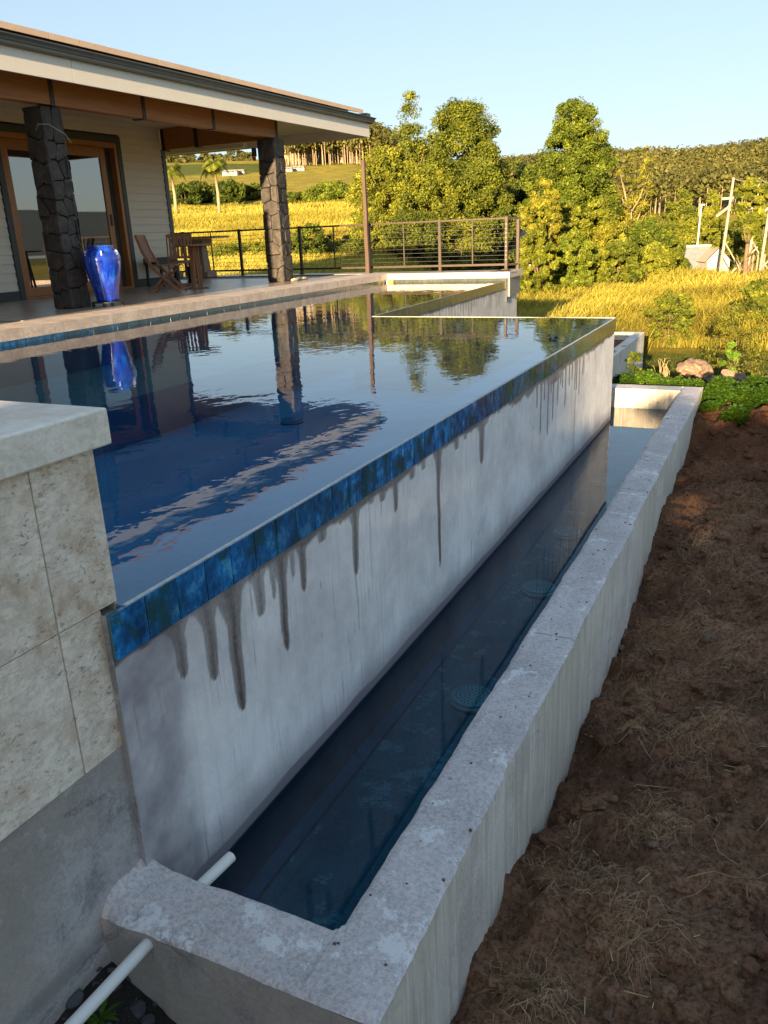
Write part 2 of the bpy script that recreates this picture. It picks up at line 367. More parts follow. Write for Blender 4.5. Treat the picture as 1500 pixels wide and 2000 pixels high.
# ------------------------------------------------------------------ mesh helper
class MB:
    def __init__(s): s.v = []; s.f = []
    def add(s, vs, fs):
        k = len(s.v); s.v += [tuple(map(float, q)) for q in vs]; s.f += [tuple(i + k for i in f) for f in fs]; return s
    def box(s, x0, x1, y0, y1, z0, z1):
        return s.add([(x0, y0, z0), (x1, y0, z0), (x1, y1, z0), (x0, y1, z0), (x0, y0, z1), (x1, y0, z1), (x1, y1, z1), (x0, y1, z1)],
                     [(0, 3, 2, 1), (4, 5, 6, 7), (0, 1, 5, 4), (1, 2, 6, 5), (2, 3, 7, 6), (3, 0, 4, 7)])
    def bar(s, p, q, w, h, up=(0, 0, 1)):
        p = Vector(p); q = Vector(q); d = (q - p).normalized(); a = d.cross(Vector(up))
        if a.length < 1e-4: a = d.cross(Vector((1, 0, 0)))
        a.normalize(); b = a.cross(d).normalized(); a *= w / 2; b *= h / 2
        vs = [p - a - b, p + a - b, p + a + b, p - a + b, q - a - b, q + a - b, q + a + b, q - a + b]
        return s.add(vs, [(0, 1, 2, 3), (7, 6, 5, 4), (0, 4, 5, 1), (1, 5, 6, 2), (2, 6, 7, 3), (3, 7, 4, 0)])
    def tube(s, pts, rs, n=8, cap=True):
        pts = [Vector(p) for p in pts]; rs = [rs] * len(pts) if isinstance(rs, (int, float)) else rs
        k = len(s.v); up = Vector((0, 0, 1))
        for i, p in enumerate(pts):
            d = (pts[min(i + 1, len(pts) - 1)] - pts[max(i - 1, 0)]).normalized()
            a = d.cross(up)
            if a.length < .05: a = d.cross(Vector((1, 0, 0)))
            a.normalize(); b = a.cross(d)
            for j in range(n):
                t = 2 * math.pi * j / n
                s.v.append(tuple(p + (a * math.cos(t) + b * math.sin(t)) * rs[i]))
        for i in range(len(pts) - 1):
            for j in range(n):
                j2 = (j + 1) % n
                s.f.append((k + i * n + j, k + i * n + j2, k + (i + 1) * n + j2, k + (i + 1) * n + j))
        if cap:
            s.f.append(tuple(k + j for j in range(n))[::-1]); e = k + (len(pts) - 1) * n; s.f.append(tuple(e + j for j in range(n)))
        return s
    def lathe(s, prof, n=32, c=(0, 0, 0)):
        k = len(s.v)
        for r_, z in prof:
            for j in range(n):
                t = 2 * math.pi * j / n; s.v.append((c[0] + r_ * math.cos(t), c[1] + r_ * math.sin(t), c[2] + z))
        for i in range(len(prof) - 1):
            for j in range(n):
                j2 = (j + 1) % n; s.f.append((k + i * n + j, k + i * n + j2, k + (i + 1) * n + j2, k + (i + 1) * n + j))
        s.f.append(tuple(k + j for j in range(n))[::-1]); e = k + (len(prof) - 1) * n; s.f.append(tuple(e + j for j in range(n)))
        return s
    def mesh(s, name, mat, smooth=False):
        me = bpy.data.meshes.new(name); me.from_pydata(s.v, [], s.f)
        for m in (mat if isinstance(mat, (list, tuple)) else [mat]): me.materials.append(m)
        if smooth: me.polygons.foreach_set('use_smooth', [True] * len(me.polygons))
        me.update(); return me
    def obj(s, name, mat, parent=None, smooth=False, loc=None, bevel=0.):
        me = s.mesh(name, mat, smooth); return link(name, me, parent, loc, bevel)

def link(name, me, parent=None, loc=None, bevel=0.):
    o = bpy.data.objects.new(name, me); COL.objects.link(o)
    if parent is not None:
        o.parent = parent
        b = parent.get('_org'); b = Vector(b) if b else Vector((0, 0, 0))
        # part meshes are written in world coordinates unless loc is given
        o.location = (Vector(loc) if loc is not None else Vector((0, 0, 0))) - (b if parent.get('_world') else Vector((0, 0, 0)))
        o['_world'] = 1 if parent.get('_world') else 0
        o['_org'] = tuple(loc) if loc is not None else (0., 0., 0.)
    elif loc is not None: o.location = loc; o['_org'] = tuple(loc); o['_world'] = 1
    else: o['_org'] = (0., 0., 0.); o['_world'] = 1
    if bevel:
        b = o.modifiers.new('bevel', 'BEVEL'); b.width = bevel; b.segments = 2; b.limit_method = 'ANGLE'
    return o
def tag(o, label=None, cat=None, group=None, kind=None):
    if label: o['label'] = label
    if cat: o['category'] = cat
    if group: o['group'] = group
    if kind: o['kind'] = kind
    return o
def thing(name, label, cat, loc=(0, 0, 0), rotz=0., group=None, world=True):
    """Empty at the base. world=True: children meshes are given in world coordinates."""
    o = bpy.data.objects.new(name, None); COL.objects.link(o); o.location = loc; o.rotation_euler = (0, 0, rotz)
    o.empty_display_size = .1
    o['_org'] = tuple(map(float, loc)); o['_world'] = 1 if world else 0
    return tag(o, label, cat, group)
def copy_tree(o, parent=None):
    c = o.copy(); COL.objects.link(c); c.parent = parent
    for ch in list(o.children): copy_tree(ch, c)
    return c

# fast numpy mesh of quads with a per-face tint
def quadmesh(name, V, mat, tint=None, tri=False):
    V = np.ascontiguousarray(V, np.float32); k = 3 if tri else 4
    nf = len(V) // k
    me = bpy.data.meshes.new(name); me.vertices.add(len(V)); me.vertices.foreach_set('co', V.ravel())
    me.loops.add(nf * k); me.loops.foreach_set('vertex_index', np.arange(nf * k, dtype=np.int32))
    me.polygons.add(nf); me.polygons.foreach_set('loop_start', np.arange(0, nf * k, k, dtype=np.int32))
    me.polygons.foreach_set('loop_total', np.full(nf, k, np.int32))
    if tint is not None:
        a = me.attributes.new('tint', 'FLOAT', 'FACE'); a.data.foreach_set('value', np.ascontiguousarray(tint, np.float32))
    me.materials.append(mat); me.update(); me.validate(); return me
def gridmesh(name, X, mat, attrs=None, smooth=True):
    """X: (n,m,3)"""
    n, m, _ = X.shape; idx = np.arange(n * m).reshape(n, m)
    F = np.stack([idx[:-1, :-1], idx[1:, :-1], idx[1:, 1:], idx[:-1, 1:]], -1).reshape(-1, 4)
    me = bpy.data.meshes.new(name); me.vertices.add(n * m); me.vertices.foreach_set('co', X.astype(np.float32).ravel())
    me.loops.add(F.size); me.loops.foreach_set('vertex_index', F.astype(np.int32).ravel())
    me.polygons.add(len(F)); me.polygons.foreach_set('loop_start', np.arange(0, F.size, 4, dtype=np.int32)); me.polygons.foreach_set('loop_total', np.full(len(F), 4, np.int32))
    if smooth: me.polygons.foreach_set('use_smooth', np.ones(len(F), bool))
    for k, v in (attrs or {}).items():
        a = me.attributes.new(k, 'FLOAT', 'POINT'); a.data.foreach_set('value', v.astype(np.float32).ravel())
    me.materials.append(mat); me.update(); return me

# numpy value noise
_perm = RNG.random((256, 256))
def vnoise(x, y, f=1., o=0):
    x = np.asarray(x) * f + o * 17.3; y = np.asarray(y) * f + o * 9.1
    xi = np.floor(x).astype(int); yi = np.floor(y).astype(int); xf = x - xi; yf = y - yi
    u = xf * xf * (3 - 2 * xf); v = yf * yf * (3 - 2 * yf)
    g = lambda a, b: _perm[a % 256, b % 256]
    return (g(xi, yi) * (1 - u) + g(xi + 1, yi) * u) * (1 - v) + (g(xi, yi + 1) * (1 - u) + g(xi + 1, yi + 1) * u) * v
def fbm(x, y, f=1., oc=5, o=0, g=.5):
    s = 0; a = 1; t = 0
    for i in range(oc): s = s + a * (vnoise(x, y, f, o + i) - .5); t += a; a *= g; f *= 2.03
    return s / t * 2
def sstep(a, b, x):
    t = np.clip((np.asarray(x, float) - a) / (b - a), 0, 1); return t * t * (3 - 2 * t)

# ================================================================== TERRAIN
LD = [0, 16, 22, 30, 60, 90, 130, 200, 250, 330, 450, 700, 1500, 4000]
LZ = [-1.75, -1.4, -1.2, -.7, 1.6, 3.9, 8.0, 14.2, 19.8, 28, 34, 36, 25, 5]
RD = [0, 12, 60, 100, 180, 230, 300, 450, 600, 1500, 4000]
RZ = [-1.75, -1.72, -1.95, -1.9, -1.0, 1.5, 8, 24, 27, 15, 0]
def terrain_z(x, y):
    dx = np.asarray(x, float) - CC[0]; dy = np.asarray(y, float) - CC[1]
    d = np.hypot(dx, dy); az = np.degrees(np.arctan2(dx, dy))
    zl = np.interp(d, LD, LZ); zr = np.interp(d, RD, RZ)
    t = sstep(-27, -19, az)
    t = np.where(az < -75, sstep(-75, -110, az), t)      # hills fade out to the plain behind the house
    z = zl * (1 - t) + zr * t
    back = np.maximum(sstep(60, 110, np.abs(az)), sstep(9, 30, az))
    z = z * (1 - back) + (-1.75 - np.maximum(0, d - 60) * .012) * back
    amp = np.interp(d, [0, 30, 100, 500], [0.04, .12, .4, 1.6])
    return z + fbm(dx, dy, .012, 4, 3) * amp + fbm(dx, dy, .15, 3, 8) * np.minimum(amp, .3)
def tz(x, y): return float(terrain_z(x, y))
nr, na = 150, 320
rr = np.concatenate([[0.01], np.geomspace(1.5, 4500, nr - 1)]); aa = np.linspace(0, 2 * math.pi, na)
# finer azimuth where the camera looks
A_, R_ = np.meshgrid(aa, rr)
TX = CC[0] + R_ * np.sin(A_); TY = CC[1] + R_ * np.cos(A_); TZ = terrain_z(TX, TY)
# keep the sheet below pool and basin
low = (TX < 1.2) & (TX > -13) & (TY > -14) & (TY < 8)
TZ = np.where(low, np.minimum(TZ, -1.75), TZ)
azd = np.degrees(np.arctan2(TX - CC[0], TY - CC[1])); dd = np.hypot(TX - CC[0], TY - CC[1])
gr = np.zeros_like(TZ)
gr = np.maximum(gr, ((dd > 215) & (dd < 275) & (azd < -31) & (azd > -45)) * .95)
gr = np.maximum(gr, sstep(.25, .5, fbm(TX, TY, .02, 4, 5)) * .4)
gr = np.maximum(gr, ((dd > 10) & (dd < 19) & (azd > -12)) * .9)
gr = np.maximum(gr, ((dd > 235) & (azd > -32)) * .8)
ter = link('ground', gridmesh('ground', np.stack([TX, TY, TZ], -1)[:, ::-1], M['terrain'], {'green': gr[:, ::-1]}))
tag(ter, kind='structure', label='golden pasture and hillsides rising to the forest skyline')

# distant mountains to the right and behind, seen in the door glass
mx = []
for k, (dist, h, sd_) in enumerate([(2600, 130, 1), (3900, 240, 9)]):
    az = np.radians(np.linspace(20, 175, 160)); top = h * (.55 + .45 * vnoise(az * 4, az * 0, 1, sd_)) + 25 * fbm(az * 9, az * 0, 1, 3, sd_)
    fade = np.sin(np.linspace(0, math.pi, 160)) ** .4; top = top * fade
    rows = []
    for q, (dr, hz) in enumerate([(-900, -10), (-450, .45), (0, 1.), (500, .4), (900, -10)]):
        rr_ = dist + dr; z = top * hz if hz > 0 else np.full(160, -15.)
        rows.append(np.stack([CC[0] + rr_ * np.sin(az), CC[1] + rr_ * np.cos(az), z], -1))
    o = link('mountain_ridge', gridmesh('mountain_ridge', np.stack(rows), simple('blue_green_ridge_%d' % k, (.045, .06, .055), (.03, .045, .045), .95, .01)))
    tag(o, kind='structure', label='distant mountain ridge across the valley')

# ================================================================== foliage
def leaves(cent, rad, per, size, flat=.0, tint0=.5, spread=1., upb=.0, thin=.55):
    """cent (n,3), rad (n,) clump radii; returns quads + tint"""
    per = int(per * 2.1); size = size * .66
    n = len(cent); N = n * per
    c = np.repeat(cent, per, 0); r_ = np.repeat(rad, per)
    d = RNG.normal(size=(N, 3)); d /= np.linalg.norm(d, axis=1)[:, None]
    rr_ = r_ * (RNG.random(N) ** .45)
    d2 = d.copy(); d2[:, 2] *= (1 - flat)
    p = c + d2 * rr_[:, None] * spread
    nrm = d * .8 + RNG.normal(size=(N, 3)) * .7; nrm[:, 2] += upb; nrm /= np.linalg.norm(nrm, axis=1)[:, None]
    a = np.cross(nrm, RNG.normal(size=(N, 3))); a /= np.linalg.norm(a, axis=1)[:, None] + 1e-9
    b = np.cross(nrm, a)
    s = size * (.55 + .8 * RNG.random(N)) * np.repeat(.75 + .6 * RNG.random(n) ** 1.5, per)
    a *= s[:, None]; b *= (s * thin)[:, None]
    V = np.stack([p - a, p - b * .9, p + a, p + b * .9], 1).reshape(-1, 3)
    ct = np.repeat(RNG.random(n), per)
    tint = np.clip(tint0 + (ct - .5) * .55 + (RNG.random(N) - .5) * .5 + d[:, 2] * .08, 0, 1)
    return V, tint
def crown_points(n, prof, H, Wd, shell=.5, y0=0.):
    """points in a body of revolution; prof: list of (h fraction, radius fraction)"""
    ph = np.array([p[0] for p in prof]); pr = np.array([p[1] for p in prof])
    out = []
    while len(out) < n:
        h = RNG.random(); r0 = np.interp(h, ph, pr)
        if RNG.random() > r0 * 1.1 + .08: continue
        q = 1 - (RNG.random() ** 1.5) * (1 - shell) ; th = RNG.random() * 2 * math.pi
        lob = 1 + .16 * math.sin(3 * th + h * 9) + .1 * math.sin(5 * th - h * 14)
        out.append((r0 * q * Wd / 2 * lob * math.cos(th), r0 * q * Wd / 2 * lob * math.sin(th), h * H))
    return np.array(out)
def limbs(mb, base, H, r0, n, spread, lean=(0, 0), topf=.7):
    b = Vector(base); pts = [b]; p = b.copy()
    for i in range(1, 6):
        p = b + Vector((lean[0] * i / 5, lean[1] * i / 5, H * topf * i / 5)) + Vector((random.uniform(-1, 1), random.uniform(-1, 1), 0)) * H * .012
        pts.append(p)
    mb.tube(pts, [r0 * (1 - .16 * i) for i in range(6)], 7)
    for k in range(n):
        i = random.randint(1, 4); s = pts[i]; th = 2 * math.pi * (k + random.random() * .5) / n
        e = s + Vector((math.cos(th) * spread, math.sin(th) * spread, H * random.uniform(.12, .3)))
        m = (s + e) / 2 + Vector((0, 0, -.04 * H))
        mb.tube([s, m, e], [r0 * .45, r0 * .3, r0 * .1], 5)
PROF = {
 'cone': [(0, .6), (.15, .98), (.35, 1.), (.55, .88), (.72, .66), (.87, .45), (.96, .26), (1, .05)],
 'dome': [(0, .65), (.2, .97), (.42, 1.), (.62, .85), (.8, .6), (.93, .34), (1, .1)],
 'round': [(0, .75), (.3, 1.), (.6, .95), (.85, .65), (1, .15)],
 'spire': [(0, .8), (.25, .95), (.42, .8), (.55, .38), (.7, .3), (.85, .18), (1, .03)],
 'airy': [(0, .5), (.3, .9), (.6, 1.), (.8, .75), (1, .2)],
 'cone2': [(0, .6), (.2, .95), (.4, 1.), (.58, .9), (.74, .68), (.88, .46), (.96, .3), (1, .1)],
 'umb': [(0, .2), (.35, .6), (.6, 1.), (.85, .9), (1, .4)],
}
NTREE = 0
def tree(px, top, dist, wpx, prof, mat, label, cat='tree', name='tree', group=None, n=140, per=90, size=.12, clump=.09, base=None,
         trunk=.12, t0=.5, shell=.45, crown0=.12, bark='bark', limb=6, thin=.55, depthf=1., dy=0.):
    g = at(px, 460, dist); x, y = float(g[0]), float(g[1]) + dy
    z = tz(x, y) if base is None else base
    # height by the ray through the tree top
    zt = float(at(px, top, dist)[2]); H = zt - z
    zc = float((np.array([x, y, z]) - CC) @ CW); Wd = wpx / FPX * zc
    t = thing(name, label, cat, (x, y, z - .05), group=group)
    cp = crown_points(n, PROF[prof], H * (1 - crown0), Wd * .88); cp[:, 2] += crown0 * H; cp[:, 1] *= depthf
    rad = Wd * clump * (.6 + .8 * RNG.random(n))
    V, ti = leaves(cp, rad, per, size, flat=.25, tint0=t0, upb=.25, thin=thin)
    V += np.array([x, y, z])
    o = link('crown', quadmesh('crown', V, M[mat] if isinstance(mat, str) else mat, ti), t)
    mb = MB(); limbs(mb, (x, y, z - .1), H, trunk, limb, Wd * .3)
    mb.obj('trunk', M[bark], t, smooth=True)
    return t

BG = 'trees and bushes standing beyond the pool'
# main group beyond the railing
tree(806, 181, 49, 175, 'spire', 'leafA', 'tall thin-topped tree with a ragged spire, left in the big clump beyond the railing', group=BG, n=120, per=60, size=.11, clump=.085, t0=.62, limb=9)
tree(905, 196, 50, 225, 'dome', 'leafA', 'largest round-headed tree in the clump beyond the railing', group=BG, n=440, per=120, size=.11, clump=.075, t0=.5)
tree(935, 330, 46, 190, 'dome', 'leafA', 'lower olive-green tree at the right foot of the big clump', group=BG, n=230, per=100, size=.10, clump=.085, t0=.55)
tree(760, 290, 45, 170, 'airy', 'leafB', 'yellow-green tree at the left edge of the big clump behind the pole', group=BG, n=240, per=100, size=.10, clump=.085, t0=.6, limb=10)
tree(835, 330, 44, 190, 'dome', 'leafB', 'yellow-green bushy tree in front of the spire-topped tree', group=BG, n=260, per=100, size=.10, clump=.08, t0=.52)
tree(800, 415, 41, 150, 'round', 'leafA', 'low leafy bush behind the middle of the cable railing', group=BG, n=140, per=90, size=.09, clump=.1, t0=.45, crown0=.0)
tree(720, 420, 41, 90, 'round', 'leafB', 'low bush behind the brown timber pole', group=BG, n=110, per=90, size=.09, clump=.1, t0=.6, crown0=.0)
tree(900, 425, 42, 150, 'round', 'leafB', 'low yellowish bush behind the right half of the railing', group=BG, n=130, per=90, size=.09, clump=.1, t0=.5, crown0=.0)
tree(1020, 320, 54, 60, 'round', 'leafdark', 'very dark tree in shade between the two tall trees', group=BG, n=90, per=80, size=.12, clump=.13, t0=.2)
# second tall tree
tree(1113, 200, 42, 178, 'cone2', 'leafC', 'tall pointed bright green tree standing alone right of the big clump', group=BG, n=430, per=115, size=.10, clump=.075, t0=.62, crown0=.2)
tree(1060, 355, 33, 95, 'airy', 'leafD', 'golden-leaved tree with orange limbs beside the railing end', group=BG, n=120, per=70, size=.09, clump=.085, t0=.6, limb=9)
tree(1050, 440, 30, 80, 'round', 'leafB', 'bush under the golden-leaved tree beside the railing end', group=BG, n=110, per=80, size=.085, clump=.1, t0=.5, crown0=.0)
tree(1120, 452, 33, 85, 'round', 'leafC', 'rounded fresh green bush at the edge of the tall grass', group=BG, n=150, per=90, size=.085, clump=.1, t0=.8, crown0=.0)
# shrub belt to the right: individual small trees
belt = [(1105, 400, 37, 110, 'round', 'leafB'), (1165, 395, 40, 110, 'airy', 'leafB'), (1235, 385, 44, 95, 'airy', 'leafD'), (1190, 440, 37, 95, 'round', 'leafD'),
        (1262, 428, 41, 115, 'round', 'leafC'), (1322, 366, 52, 90, 'cone', 'leafA'), (1385, 375, 52, 60, 'cone', 'leafB'), (1300, 440, 43, 90, 'round', 'leafA'),
        (1345, 432, 50, 90, 'round', 'leafB'), (1210, 470, 36, 100, 'round', 'leafA'), (1285, 478, 39, 90, 'round', 'leafB'), (1160, 478, 35, 70, 'round', 'leafB'),
        (1395, 430, 55, 80, 'round', 'leafA'), (1445, 430, 60, 80, 'round', 'leafA'), (1490, 405, 62, 80, 'round', 'leafB')]
BL = ['low yellow-green tree just right of the golden-leaved tree', 'loose yellow-green small tree under the tall pointed tree', 'sparse golden small tree below the bare-topped sapling',
      'golden bush between two green ones at the grass edge', 'bright green bushy tree in the middle of the shrub belt', 'cone-shaped olive tree left of the white pole',
      'slim yellow tree behind the white pole', 'olive bush left of the low concrete farm wall', 'yellow bush just above the low concrete farm wall',
      'low olive bush in front of the belt, left of its middle', 'low wide yellow-green bush in front of the bright green tree', 'small yellow bush beside the rounded fresh green bush',
      'olive bush behind the white farm shed', 'olive bush at the feet of the leaning power poles', 'yellow-green bush by the rightmost power pole']
for b, lb in zip(belt, BL):
    tree(b[0], b[1], b[2], b[3], b[4], b[5], lb + '', name='small_tree', group='shrub belt at the far edge of the grass', n=120, per=75, size=.10, clump=.1, t0=.55, crown0=.03, limb=5, trunk=.07)
# tall airy sapling with bare top
tree(1232, 292, 43, 95, 'airy', 'leafD', 'tall sparse sapling with a nearly bare top against the forest', name='sapling', n=34, per=34, size=.09, clump=.1, t0=.5, crown0=.35, limb=12, trunk=.08, bark='palebark')
# flat-topped acacia in front of the poles
tree(1462, 352, 40, 62, 'umb', 'leafB', 'flat-topped tree in front of the leaning power poles', name='acacia_tree', n=70, per=60, size=.14, clump=.12, t0=.5, crown0=.45, limb=8, trunk=.14)
tree(1428, 456, 46, 90, 'umb', 'leafB', 'thin-trunked low acacia in front of the white shed', name='acacia_tree', n=40, per=50, size=.12, clump=.11, t0=.5, crown0=.5, limb=6, trunk=.05)
# bushes within the grass
tree(1320, 568, 19.5, 95, 'round', 'leafA', 'olive twiggy bush standing in the tall golden grass', 'bush', 'bush', n=80, per=34, size=.045, clump=.1, t0=.6, crown0=.1, limb=12, trunk=.02)
tree(1460, 600, 15.5, 150, 'round', 'leafD', 'bare brownish thicket at the right edge of the grass', 'bush', 'bush', n=70, per=45, size=.03, clump=.12, t0=.25, crown0=.0, limb=16, trunk=.02)
tree(1500, 545, 20, 90, 'round', 'leafA', 'green bush at the right frame edge in the tall grass', 'bush', 'bush', n=90, per=60, size=.06, clump=.12, t0=.6, crown0=.0, limb=6, trunk=.03)
tree(1455, 668, 12.6, 34, 'airy', 'leafE', 'small bright lime sapling at the lawn edge', 'sapling', 'sapling', n=26, per=40, size=.035, clump=.16, t0=.9, crown0=.25, limb=5, trunk=.012)
tree(1255, 668, 12.2, 40, 'round', 'leafA', 'small dark green shrub behind the dry stalks', 'bush', 'bush', n=22, per=40, size=.035, clump=.18, t0=.4, crown0=.1, limb=5, trunk=.012)
# left of the pole
tree(655, 360, 92, 112, 'round', 'leafC', 'broad rounded dark green tree in the golden field left of the pole', n=260, per=90, size=.22, clump=.085, t0=.65, crown0=.0, trunk=.3)
tree(604, 440, 38, 90, 'airy', 'leafC', 'small tree with open limbs behind the stone column and railing', n=70, per=70, size=.085, clump=.1, t0=.45, crown0=.2, limb=8, trunk=.06)
tree(560, 478, 39, 80, 'round', 'leafA', 'low green shrub behind the base of the far stone column', 'bush', 'bush', n=80, per=70, size=.07, clump=.12, t0=.5, crown0=.0)
tree(660, 475, 40, 120, 'round', 'leafA', 'low green shrub behind the railing left of the brown pole', 'bush', 'bush', n=100, per=70, size=.07, clump=.12, t0=.5, crown0=.0)
tree(455, 480, 40, 100, 'round', 'leafA', 'low olive shrub behind the railing near the house corner', 'bush', 'bush', n=100, per=70, size=.07, clump=.12, t0=.55, crown0=.0)
tree(500, 476, 40, 70, 'round', 'leafB', 'low yellowish shrub behind the railing left of the far column', 'bush', 'bush', n=80, per=70, size=.07, clump=.12, t0=.6, crown0=.0)
hedge = [(370, 362, 62), (398, 356, 62), (428, 364, 50), (455, 352, 62), (486, 364, 64), (512, 362, 58), (580, 378, 44), (612, 384, 34)]
for i, (px, tp, w_) in enumerate(hedge):
    tree(px, tp, 96 + (i % 3) * 5, w_, 'round', 'leafA' if i % 3 else 'leafC', ['dark green tree behind the left palm', 'rounded green tree right of the left palm', 'olive tree left of the tall palm trunk', 'green tree right of the tall palm trunk',
        'dark low tree between tall palm and column', 'brownish green tree touching the column on its left', 'small dark tree just right of the far column', 'smallest dark tree left of the broad rounded one'][i],
        name='field_tree', group='trees in a row across the golden field', n=80, per=60, size=.25, clump=.12, t0=.22, crown0=.0, trunk=.15, limb=3)
far = [(350, 303, 340, 36), (385, 300, 345, 30), (420, 296, 350, 34), (447, 302, 340, 26), (474, 289, 350, 36), (497, 299, 345, 26), (372, 312, 310, 26), (460, 315, 310, 26), (486, 318, 305, 30), (405, 318, 310, 20)]
for i, (px, tp, d_, w_) in enumerate(far):
    tree(px, tp, d_, w_, 'round', 'leafF', ['first', 'second', 'third', 'fourth', 'fifth', 'sixth', 'seventh', 'eighth', 'ninth', 'tenth'][i] + ' tree from the left of the far hilltop row' if i < 6 else
         ['lower hillside tree below the left of the hilltop row', 'lower hillside tree right of the tall palm crown', 'lower hillside tree touching the far column', 'small hillside tree left of the tall palm crown'][i - 6],
         name='hill_tree', group='trees along the far hilltop', n=30, per=40, size=.8, clump=.16, t0=.5, crown0=.05, trunk=.35, limb=2)

# palms
def palm(px, top, dist, wpx, label, hue=.5):
    g = at(px, 430, dist); x, y = float(g[0]), float(g[1]); z = tz(x, y)
    zt = float(at(px, top, dist)[2]); H = zt - z; s = wpx / FPX * dist / 2
    t = thing('palm_tree', label, 'palm', (x, y, z), group='palms in the golden field')
    hc = H - s * .45
    MB().tube([(x, y, z - .2), (x + .05, y, z + hc * .45), (x - .05, y, z + hc * .8), (x, y, z + hc)], [.17, .13, .10, .13], 8).obj('trunk', M['palebark'], t, smooth=True)
    Q = []; T = []
    for k in range(17):
        th = 2 * math.pi * k / 17 + random.random() * .3; up = random.uniform(.25, 1.25); L = s * random.uniform(.9, 1.15)
        prev = None; ax = np.array([math.cos(th), math.sin(th), 0]); sd2 = np.array([-math.sin(th), math.cos(th), 0])
        for i in range(13):
            u_ = i / 12.; p = np.array([x, y, z + hc]) + ax * L * (u_ * (1 - .18 * u_)) * math.cos(up * .5) + np.array([0, 0, 1]) * L * (up * u_ - 1.0 * u_ * u_)
            if i:
                for sg in (-1, 1):
                    ll = s * .34 * math.sin(math.pi * (u_ * .85 + .08))
                    tip = p + sd2 * sg * ll + ax * ll * .4 + np.array([0, 0, -ll * .55])
                    Q += [prev, p, tip, tip - (p - prev) * .5]; T.append(np.clip(hue + random.uniform(-.25, .3), 0, 1))
                Q += [prev - sd2 * .04, prev + sd2 * .04, p + sd2 * .03, p - sd2 * .03]; T.append(.8)
            prev = p
    link('fronds', quadmesh('fronds', np.array(Q), M['palm'], np.array(T)), t)
palm(430, 304, 78, 62, 'tall palm with a pale trunk, right one of the two in the golden field', .6)
palm(346, 318, 80, 52, 'shorter drooping palm by the corner of the house', .35)

# forest masses: stuff
def forest(name, label, az0, az1, d0, d1, n, h0, h1, seed, quads=34, base_trunk=True, mat='leafF', t0=.5):
    az = np.radians(RNG.uniform(az0, az1, n)); d = np.sqrt(RNG.uniform(d0 ** 2, d1 ** 2, n))
    x = CC[0] + d * np.sin(az); y = CC[1] + d * np.cos(az); z = terrain_z(x, y)
    dn = vnoise(x, y, .018, 31); k_ = (dn > .22) | (RNG.random(n) < .35); x, y, z = x[k_], y[k_], z[k_]; n = len(x)
    h = RNG.uniform(h0, h1, n) * (.72 + .5 * vnoise(x, y, .03, 12)); reg = vnoise(x, y, .02, 40)
    cents = []; rads = []
    V = []; T = []
    c = np.stack([x, y, z + h * .63], -1); r_ = h * .235
    N = n * quads; cc = np.repeat(c, quads, 0); rr_ = np.repeat(r_, quads); hh = np.repeat(h, quads)
    dv = RNG.normal(size=(N, 3)); dv /= np.linalg.norm(dv, axis=1)[:, None]
    p = cc + dv * rr_[:, None] * np.array([1, 1, 1.5]) * (RNG.random(N) ** .3)[:, None]
    nn = dv + RNG.normal(size=(N, 3)) * .5; nn /= np.linalg.norm(nn, axis=1)[:, None]
    a = np.cross(nn, RNG.normal(size=(N, 3))); a /= np.linalg.norm(a, axis=1)[:, None]; b = np.cross(nn, a)
    s = hh * RNG.uniform(.028, .055, N); a *= s[:, None]; b *= s[:, None] * .8
    V = np.stack([p - a, p - b, p + a, p + b], 1).reshape(-1, 3)
    T = np.clip(t0 + (np.repeat(RNG.random(n), quads) - .5) * .55 + (np.repeat(reg, quads) - .5) * .6 + (RNG.random(N) - .5) * .35, 0, 1)
    o = link(name, quadmesh(name, V, M[mat], T)); tag(o, label, 'forest', kind='stuff')
    # trunks as slim prisms
    tw = h * .008
    q = []
    for k in range(3):
        t1, t2 = 2.1 * k, 2.1 * (k + 1)
        a0 = np.stack([x + tw * np.cos(t1), y + tw * np.sin(t1), z - .5], -1); b0 = np.stack([x + tw * np.cos(t2), y + tw * np.sin(t2), z - .5], -1)
        up = np.stack([0 * x, 0 * x, h * .62], -1); q.append(np.stack([a0, b0, b0 + up, a0 + up], 1))
    to = link('forest_trunks', quadmesh('forest_trunks', np.concatenate(q).reshape(-1, 3), M['palebark'])); tag(to, 'pale straight trunks under the plantation crowns', 'tree trunks', kind='stuff')
forest('forest_plantation', 'dense pine plantation on the hill behind the far column and pole', -31.9, -15, 238, 400, 3400, 9, 12, 1, 75)
forest('forest_hillside', 'wooded hillside across the right of the skyline', -18, 9, 225, 480, 4300, 9, 12.5, 2, 70, t0=.55)

